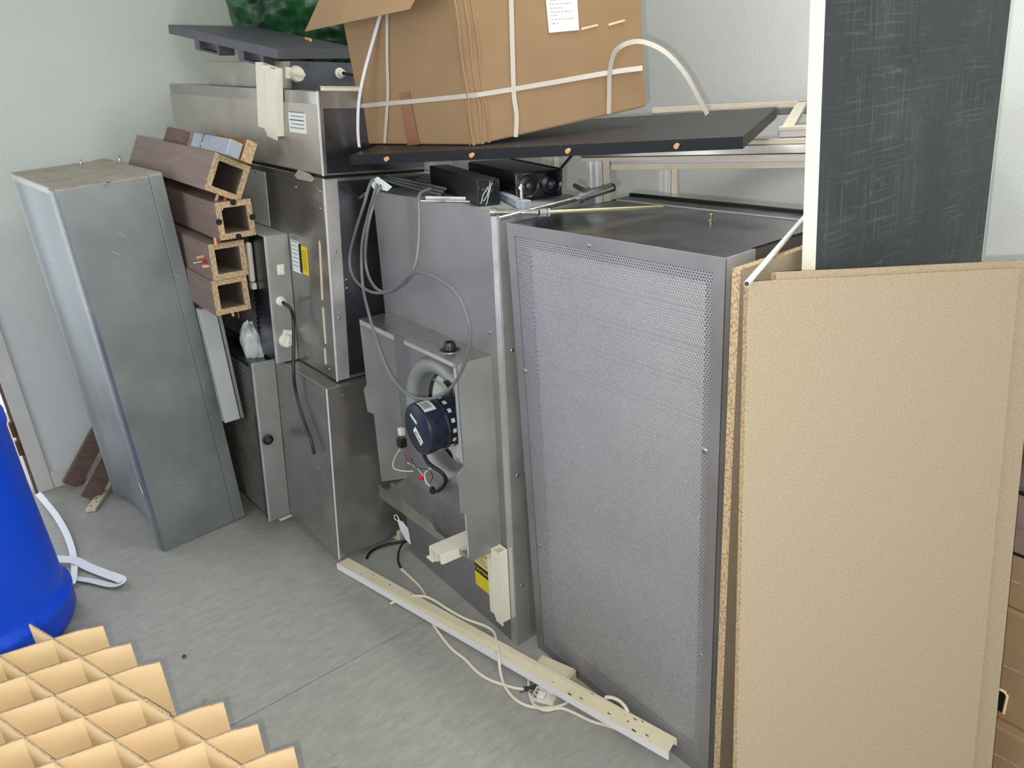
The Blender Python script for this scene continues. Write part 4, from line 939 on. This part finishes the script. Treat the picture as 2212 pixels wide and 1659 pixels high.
# grey cable: flat coil on the unit top, loops hanging down over the front
def wpt(px_, py_, y): return aty(px_, py_, y)
cb = thing('grey_cable', 'long grey cable coiled on the middle unit, loops hanging in front of the motor', 'cable', loc=MU.W((0, 0, TZ)))
c0_ = MU.W((0, 0, TZ)); C3 = lambda pts: [V(q_)-c0_ for q_ in pts]
for k in range(7):
    z_ = TZ+.006+.006*(k % 3)
    A0 = MU.W(MU.L(824+3*k, 386-3*k, 2, TZ+.02)); pts = [A0, MU.W(MU.L(855+3*k, 396-5*k, 2, z_+.006)), MU.W(MU.L(900+4*k, 408-6*k, 2, z_)), MU.W(MU.L(950+6*k, 420-6*k, 2, z_))]
    MB().tube(spline(C3(pts), 8), .0042, 8).build('coil_strand', GREYCAB, cb, smooth=True)
L1 = [wpt(824, 380, .03), wpt(806, 388, -.03), wpt(797, 405, -.05), wpt(787, 440, -.07), wpt(771, 490, -.08), wpt(757, 545, -.08), wpt(757, 580, -.09), wpt(768, 605, -.10), wpt(790, 625, -.11), wpt(815, 633, -.12), wpt(845, 628, -.13), wpt(870, 610, -.14), wpt(890, 592, -.15), wpt(915, 590, -.16), wpt(955, 608, -.17), wpt(990, 640, -.17), wpt(1010, 690, -.17), wpt(1015, 735, -.17), wpt(1003, 785, -.17), wpt(980, 830, -.17), wpt(945, 857, -.17), wpt(905, 861, -.17), wpt(870, 843, -.17), wpt(838, 800, -.16), wpt(815, 740, -.15), wpt(800, 690, -.13), wpt(785, 625, -.11), wpt(781, 570, -.09), wpt(783, 520, -.08), wpt(795, 465, -.06), wpt(805, 430, -.05), wpt(815, 400, -.03), wpt(830, 382, .03)]
MB().tube(spline(C3(L1), 6), .0042, 8).build('hanging_loop', GREYCAB, cb, smooth=True)
L3 = [wpt(834, 383, .03), wpt(822, 402, -.03), wpt(808, 440, -.05), wpt(797, 480, -.07), wpt(790, 530, -.08), wpt(790, 570, -.08), wpt(798, 600, -.09), wpt(812, 622, -.11), wpt(835, 632, -.12), wpt(862, 622, -.13), wpt(885, 600, -.14), wpt(897, 570, -.13), wpt(903, 530, -.10), wpt(905, 480, -.07), wpt(904, 440, -.05), wpt(908, 418, -.02), wpt(930, 408, .03)]
MB().tube(spline(C3(L3), 6), .0042, 8).build('hanging_loop', GREYCAB, cb, smooth=True)
# white tissue tag and a hook end at the coil
tgp = [wpt(800, 392, -.028), wpt(815, 382, -.028), wpt(846, 404, -.028), wpt(836, 413, -.028), wpt(822, 409, -.028), wpt(814, 418, -.028), wpt(804, 404, -.028)]
tag(MB().prism(tgp, (0, .002, 0)).build('paper_tag', PAPER), 'torn white paper scrap under the grey cable coil', 'paper')
hk = [aty(754, 415, .06), aty(758, 422, .05), aty(766, 428, .04), aty(778, 427, .02), aty(790, 418, .0)]
tag(MB().tube(spline(hk, 6), .0045, 8).build('cable_end', GREYCAB, smooth=True), 'stripped grey cable end beside the stacked units', 'cable')

# trunking pieces fixed to the middle unit below the motor box
FA = Frame(MU.W((.33, -.118, .245)), MU.R @ Matrix.Rotation(math.radians(90), 3, 'Y') @ Matrix.Rotation(math.radians(0), 3, 'Z'))
qv0 = MU.L(1060, 1195, 1, -.03); qv1 = MU.L(1075, 1345, 1, -.03)
trunking('trunking_offcut', 'upright white trunking piece on the front of the middle unit', Frame(MU.W((MWD-.082, -.03, .085)), MU.R), .235, .062, .026)
qx = MU.L(928, 1196, 1, -.165)
trunking('trunking_offcut', 'white trunking piece sticking out under the open motor box', Frame(MU.W((qx.x+.062, -.165, qx.z-.004)), MU.R @ Matrix(((-1, 0, 0), (0, 0, 1), (0, 1, 0)))), .163, .062, .03)

# ================================================================== ON THE FLOOR
# long cream trunking lying in front of the units
nb0, nt0, ft0 = atz(728, 1229, .001), atz(727, 1217, .016), atz(752, 1204, .022)
nb1, nt1, ft1 = atz(1443, 1642, .034), atz(1443, 1627, .046), atz(1462, 1594, .062)
lt = thing('cable_trunking', 'long cream cable trunking lying on the floor in front of the units', 'trunking', loc=nb0)
D3 = lambda p_: V(p_)-nb0
def lerp(a, b_, t): return a+(b_-a)*t
fb0, fb1 = ft0-(nt0-nb0), ft1-(nt1-nb1)
MB().hexa([D3(q_) for q_ in (nt0-V((0, 0, .003)), ft0-V((0, 0, .003)), ft1-V((0, 0, .003)), nt1-V((0, 0, .003)), nt0, ft0, ft1, nt1)]).build('cover', CREAMPL, lt, bevel=.0008, seg=1)
th = (ft0-nt0).normalized()*.003
MB().hexa([D3(q_) for q_ in (nb0, nb0+th, nb1+th, nb1, nt0, nt0+th, nt1+th, nt1)]).build('side_wall', LIPPL, lt)
MB().hexa([D3(q_) for q_ in (fb0-th, fb0, fb1, fb1-th, ft0-th-V((0, 0, .001)), ft0-V((0, 0, .001)), ft1-V((0, 0, .001)), ft1-th-V((0, 0, .001)))]).build('side_wall', LIPPL, lt)
rnd = random.Random(9)
for k in range(70):
    t = rnd.uniform(.03, .98); s_ = rnd.uniform(.15, .9); c = lerp(lerp(nt0, nt1, t), lerp(ft0, ft1, t), s_)+V((0, 0, .0004))
    if k % 2 == 0:
        a = rnd.uniform(.003, .007); MB().prism([D3(c+V((a*math.cos(j*1.05)*rnd.uniform(.7, 1.2), a*.5*math.sin(j*1.05), 0))) for j in range(6)], (0, 0, .0003)).build('glue_spot', COPPER, lt)

def barz(px_, py_):      # height of the trunking cover under a pixel
    t = max(0, min(1, (px_-727)/(1443-727))); return lerp(nt0, nt1, t).z
def fcable(name, label, pxs, r, m, parts=()):
    pts = [atz(x_, y_, r+.0004+dz) for (x_, y_, dz) in pxs]; o = thing(name, label, 'cable', loc=pts[0], group='loose cables on the floor'); o0 = pts[0]
    MB().tube(spline([p_-o0 for p_ in pts], 7), r, 8).build('sheath', m, o, smooth=True)
    for (nm, pp_, r2, m2_) in parts:
        MB().tube(spline([atz(x_, y_, r2+.0004+dz)-o0 for (x_, y_, dz) in pp_], 5), r2, 8).build(nm, m2_, o, smooth=True)
    return o
RC = .0042
fcable('white_cable', 'off white cable from the black pair, ending at the trunking edge', [(867, 1229, 0), (887, 1247, 0), (907, 1267, 0), (919, 1286, .0)], RC, WHITECAB,
       [('black_core', [(867, 1229, 0), (860, 1212, .0), (862, 1190, .01), (872, 1172, .02), (890, 1164, .02), (908, 1163, .02)], .004, BLACKCAB)])
fcable('white_cable', 'off white cable crossing over the long trunking to the junction box', [(844, 1304, .0), (862, 1296, .012), (890, 1288, .024), (920, 1289, .03), (943, 1300, .03), (968, 1316, .034), (1004, 1336, .03), (1049, 1353, .03), (1067, 1366, .03), (1072, 1384, .036), (1077, 1417, .036), (1080, 1446, .012), (1084, 1465, 0), (1092, 1485, 0), (1110, 1508, 0), (1134, 1523, 0), (1162, 1529, 0), (1192, 1529, 0), (1215, 1523, 0), (1226, 1516, 0)], RC, WHITECAB)
fcable('white_cable', 'off white cable with dark sleeve running from under the trunking', [(935, 1347, 0), (951, 1371, 0), (976, 1402, 0), (1004, 1424, 0), (1029, 1450, 0), (1054, 1467, 0), (1080, 1477, 0), (1111, 1486, 0), (1133, 1489, 0)], RC, WHITECAB,
       [('dark_sleeve', [(1132, 1489, .001), (1150, 1485, .003), (1168, 1480, .003)], .0052, mat('navy heat shrink', (28, 36, 52), .5))])
fcable('white_cable', 'off white cable looping in front of the trunking towards the right', [(1142, 1462, .0), (1142, 1480, 0), (1145, 1500, 0), (1150, 1516, 0), (1160, 1527, .006), (1180, 1534, .004), (1212, 1530, 0), (1240, 1540, 0), (1278, 1558, 0), (1310, 1567, 0), (1340, 1577, 0)], RC, WHITECAB)
rl = [atz(1308, 1506, .06), atz(1322, 1507, .068), atz(1338, 1514, .07), atz(1350, 1526, .068), atz(1357, 1539, .06)]
tag(MB().tube(spline(rl, 6), .0045, 8).build('white_cable', WHITECAB, smooth=True), 'small white cable loop showing behind the right part of the trunking', 'cable', 'loose cables on the floor')
fcable('black_cable', 'short black cable lying on the floor beside the lowest stacked unit', [(792, 1206, 0), (799, 1194, 0), (812, 1185, 0), (835, 1177, 0), (860, 1172, .0), (884, 1168, .0), (908, 1166, .0)], .0048, BLACKCAB)
# junction boxes
q = atz(1212, 1452, .03)
jb = thing('junction_box', 'cream plastic junction box between trunking and perforated unit', 'junction box', Frame((q.x-.02, -.062, 0), rot(.28)))
MB().box(-.05, .06, -.018, .042, 0, .036).build('base', CREAMPL, jb, bevel=.003)
MB().box(-.046, .056, -.014, .038, .0362, .042).build('lid', CREAMPL, jb, bevel=.002)
q = atz(1178, 1508, 0)
jo = thing('junction_box', 'open white terminal box with coloured wires in front of the trunking', 'junction box', Frame((q.x, q.y, 0), rot(.5)))
b = MB(); b.box(-.03, .03, -.02, .02, 0, .002).box(-.03, -.028, -.02, .02, .002, .016).box(.028, .03, -.02, .02, .002, .016).box(-.028, .028, .018, .02, .002, .016); b.build('shell', WHITEPL, jo)
MB().box(-.02, .0, -.012, .012, .003, .012).build('terminal', PAPER, jo, bevel=.002)
for (m_, s_) in ((COPPER, .01), (mat('green wire', (70, 130, 80), .5), .022), (mat('blue wire', (40, 60, 110), .5), -.004)):
    MB().tube(spline([(-.02, s_-.01, .008), (-.04, s_, .012), (-.055, s_+.01, .006), (-.07, s_*1.5, .003)], 5), .0016, 6).build('wire', m_, jo, smooth=True)
# clear tag leaning beside the lower unit, cream foot block
q = atz(872, 1172, .0)
tagp = [aty(858, 1123, -.13), aty(868, 1127, -.13), aty(880, 1143, -.13), aty(886, 1176, -.13), aty(878, 1168, -.13), aty(864, 1143, -.13)]
ct = tag(MB().prism(tagp, (0, .003, 0)).build('plastic_tag', PLASTICCL), 'small white plastic tag with wire loop beside the motor box', 'tag')
MB().tube(spline([aty(860, 1125, -.13), aty(853, 1121, -.13), aty(852, 1114, -.13), aty(857, 1113, -.13), aty(863, 1124, -.13)], 5), .0014, 6).build('wire_loop', WHITEPL, ct, smooth=True)
q = atz(857, 1166, 0)
fb_ = MB(); fb_.box(-.035, .03, -.014, .014, 0, .028).box(.005, .03, -.012, .012, .0281, .034)
tag(fb_.build('foot_block', CREAMPL, bevel=.002, frame=Frame((q.x-.02, q.y+.01, 0), rot(.3)).M()), 'cream plastic block on the floor behind the black cable', 'block')
# specks on the floor
for k, (x_, y_, s_) in enumerate(((398, 1420, .009), (633, 1352, .003), (640, 1270, .003), (705, 1232, .003))):
    c = atz(x_, y_, .0)
    if k: continue
    b = blob((c.x, c.y, .004), .008, .006, .004, 4, .2, 10, 6)
    tag(b.build('pebble', COPPER, smooth=True, weld=True), 'tiny dark pebble lying alone on the grey floor', 'pebble')

# planks in the corner behind the grey unit
def plank(name, label, pb, pt, wd2, th2, m, xw=-2.13):
    p0 = atz(pb[0], pb[1], .0); p1 = atx(pt[0], pt[1], xw); d = (p1-p0).normalized(); X = V((1, 0, 0)); X = (X-d*X.dot(d)).normalized(); Y = d.cross(X)
    F_ = Frame(p0+V((0, 0, .012)), Matrix((X, Y, d)).transposed())
    o = thing(name, label, 'wood', F_, group='wooden planks in the corner'); L_ = (p1-p0).length
    MB().box(-th2/2, th2/2, -wd2/2, wd2/2, 0, L_).build('plank', m, o, bevel=.002); MB().box(-th2/2+.001, th2/2-.001, -wd2/2+.001, wd2/2-.001, -.0006, 0).build('cut_end', WOODOR, o); return o
plank('wooden_plank', 'brown wooden plank leaning in the corner nearest the doorway', (155, 1052), (290, 800), .07, .028, WOODRED, -2.15)
plank('wooden_plank', 'reddish wooden plank beside the grey unit, second in the corner', (192, 1082), (318, 850), .075, .032, WOODRED, -2.05)
s0, s1 = atz(196, 1106, .002), atz(262, 1010, .002); dd = (s1-s0)
o = thing('drilled_strip', 'cream drilled strip on the floor by the grey unit', 'strip', Frame(s0, rot(math.atan2(dd.y, dd.x))))
MB().box(0, dd.length, -.02, .02, 0, .012).build('strip', CREAMPL, o, bevel=.001)
for k in range(5): MB().cyl((.03+.03*k, .006*(-1)**k, .0115), (.03+.03*k, .006*(-1)**k, .0124), .0045, n=10).build('drill_hole', COPPER, o)

# ================================================================== BLUE BARREL AND STRAP
BC = V((-1.235, -1.262, 0)); BR = .279
ba = thing('blue_barrel', 'large glossy blue plastic barrel cut off by the left edge', 'barrel', loc=BC)
prof = [(.0001, .0), (BR-.03, 0), (BR-.008, .012), (BR+.002, .035), (BR+.003, .088), (BR+.007, .094), (BR+.006, .106), (BR-.010, .125), (BR-.012, .14), (BR-.014, .25), (BR-.020, .45), (BR-.022, .67), (BR-.016, .685), (BR-.016, .715), (BR-.022, .73), (BR-.024, .8), (BR-.02, .86), (BR-.035, .885), (.0001, .885)]
MB().lathe(prof, (0, 0, 0), (0, 0, 1), 72).build('body', BLUE, ba, smooth=True)
MB().lathe([(BR-.036, .886), (BR-.01, .886), (BR-.006, .90), (BR-.012, .93), (BR-.03, .935), (.0001, .935)], (0, 0, 0), (0, 0, 1), 72).build('lid', BLACKPL, ba, smooth=True)
MB().lathe([(BR-.002, .88), (BR+.004, .885), (BR+.004, .90), (BR-.002, .905)], (0, 0, 0), (0, 0, 1), 72, close=True).build('clamp_ring', STEEL, ba, smooth=True)
so = thing('white_strap', 'white woven strap looped on the floor beside the blue barrel', 'strap', loc=atz(140, 1230, 0)); s0 = atz(140, 1230, 0)
def fstrap(nm, pxs, wd2):
    pts = spline([atz(x_, y_, z_)-s0 for x_, y_, z_ in pxs], 6); nn = []
    for k in range(len(pts)):
        t = (pts[min(k+1, len(pts)-1)]-pts[max(k-1, 0)]).normalized(); nn.append(V((0, 0, 1)).cross(t)+V((0, 0, .25)))
    MB().ribbon(pts, nn, wd2, .0015).build(nm, STRAP, so, smooth=True)
fstrap('strap_tail', [(82, 1066, .04), (100, 1087, .03), (122, 1115, .02), (142, 1150, .016), (155, 1185, .014), (160, 1215, .012), (160, 1245, .012), (156, 1263, .012)], .023)
fstrap('strap_loop', [(118, 1207, .02), (140, 1208, .022), (164, 1211, .022), (190, 1224, .016), (225, 1238, .014), (262, 1252, .02), (258, 1262, .014), (240, 1264, .008), (200, 1255, .008), (165, 1249, .008), (138, 1243, .008)], .030)

# ================================================================== CARDBOARD DIVIDER IN THE FOREGROUND
DZ, DH, DT = .55, .17, .0032
G0 = atz(367, 1553, DZ); eA = V((.078, .030, -.012)); eB = V((.0192, .0871, 0)); uA, uB = eA.normalized(), eB.normalized()
dv = thing('carton_divider', 'pale cardboard cell divider in the bottom left foreground', 'divider', loc=(G0.x, G0.y, DZ-DH))
def dpanel(nm, p0, p1, h0=0, h1=DH, seed=0):
    p0, p1 = V(p0), V(p1); d = (p1-p0); n_ = V((0, 0, 1)).cross(d).normalized()*DT/2; rnd = random.Random(seed); m = 14; b = MB(); i = 0
    for k in range(m+1):
        t = k/m; c = p0+d*t+n_*rnd.uniform(-.6, .6); tp_ = h1-(.006 if k in (0, m) else 0)
        for (sg, h) in ((-1, h0), (1, h0), (1, tp_), (-1, tp_)): b.v.append(c+n_*sg+V((0, 0, h)))
    for k in range(m):
        for j in range(4): b.f.append((k*4+j, k*4+(j+1) % 4, k*4+4+(j+1) % 4, k*4+4+j))
    b.f.append((3, 2, 1, 0)); b.f.append((m*4, m*4+1, m*4+2, m*4+3))
    b.build(nm, CARDLT, dv)
    e = MB()
    for k in range(m): e.quad(b.v[k*4+3]+V((0, 0, .0003)), b.v[k*4+2]+V((0, 0, .0003)), b.v[k*4+6]+V((0, 0, .0003)), b.v[k*4+7]+V((0, 0, .0003)))
    e.build('cut_edge', CARDEDGE, dv)
for m in range(0, -6, -1): dpanel('divider_strip', eB*m + eA*(-4.9), eB*m + eA*5.2, 0, DH+.003, 20+m)
for k in range(-4, 6):
    if k == -1: dpanel('divider_panel', eA*k + eB*(-5.6), eA*k + eB*.06, 0, DH, 40+k)
    else: dpanel('divider_panel', eA*k + eB*(-5.6), eA*k + eB*.98, 0, DH, 40+k)
dpanel('divider_strip', eB*.03 + eA*(-.95), eB*.035 + eA*(-.05), .06, DH+.004, 77)
# closed carton that carries the divider
cbx = thing('cardboard_carton', 'cardboard carton beneath the pale cell divider in the foreground', 'box', loc=(G0.x, G0.y, 0))
CZ = DZ-DH-.064
pb4 = [V((q_.x, q_.y, 0)) for q_ in (eA*-3.6+eB*.55, eA*4.8+eB*.55, eA*4.8+eB*-5.2, eA*-3.6+eB*-5.2)]
up_ = lambda z_: V((0, 0, z_))
MB().hexa([*pb4, *[q_+up_(CZ) for q_ in pb4]]).build('carton', CARD, cbx, bevel=.004)
t4 = [lerp(pb4[0], pb4[3], .47), lerp(pb4[1], pb4[2], .47), lerp(pb4[1], pb4[2], .53), lerp(pb4[0], pb4[3], .53)]
MB().hexa([q_+up_(CZ) for q_ in t4]+[q_+up_(CZ+.0005) for q_ in t4]).build('packing_tape', TAPE, cbx)

# ================================================================== CARTONS BEHIND THE BOARDS AT THE RIGHT
def carton(label, x0, x1, y0, y1, z0, z1, rz, m=CARD):
    o = thing('cardboard_carton', label, 'box', Frame((x0, y0, z0), rot(rz)), group='cartons behind the boards')
    w_, d2, h_ = x1-x0, y1-y0, z1-z0
    MB().box(0, w_, 0, d2, 0, h_).build('carton', m, o, bevel=.004)
    MB().box(w_*.47, w_*.53, -.0006, d2+.0006, h_*.75, h_+.0006).build('packing_tape', TAPE, o)
    MB().box(.01, w_-.01, -.0012, 0, h_*.5, h_*.5+.003).build('flap_line', CARDEDGE, o)
    return o
carton('lowest carton on the floor behind the chipboard at the right edge', .82, 1.45, .46, .95, 0, .15, .02)
uc = carton('carton with a hand hole behind the chipboard at the right edge', .82, 1.42, .49, .95, .151, .43, .0)
MB().box(.10, .19, -.0014, .0, .02, .075).build('hand_hole', BLACKPL, uc, bevel=.0004)
MB().tube([(.10, -.002, .02), (.10, -.002, .07), (.107, -.002, .077), (.183, -.002, .077), (.19, -.002, .07), (.19, -.002, .02)], .003, 6).build('hole_rim', CARDLT, uc, smooth=True)
carton('flat carton under the brown drawer at the right edge', .82, 1.40, .50, .93, .431, .555, .0)
bp = thing('brown_drawer', 'dark brown wooden drawer on the cartons at the right edge', 'drawer', Frame((.80, .50, .556), rot(.0)))
b = MB(); b.box(0, .56, 0, .016, 0, .145).box(0, .56, .384, .40, 0, .145).box(0, .016, .016, .384, 0, .145).box(.544, .56, .016, .384, 0, .145).box(.016, .544, .016, .384, .0, .008); b.build('box', WOODBR, bp)
MB().box(-.001, .561, -.002, .0165, .136, .1455).build('edge_band', BLACKPL, bp)
MB().box(-.001, .561, -.002, .001, .0, .006).build('edge_band', BLACKPL, bp)
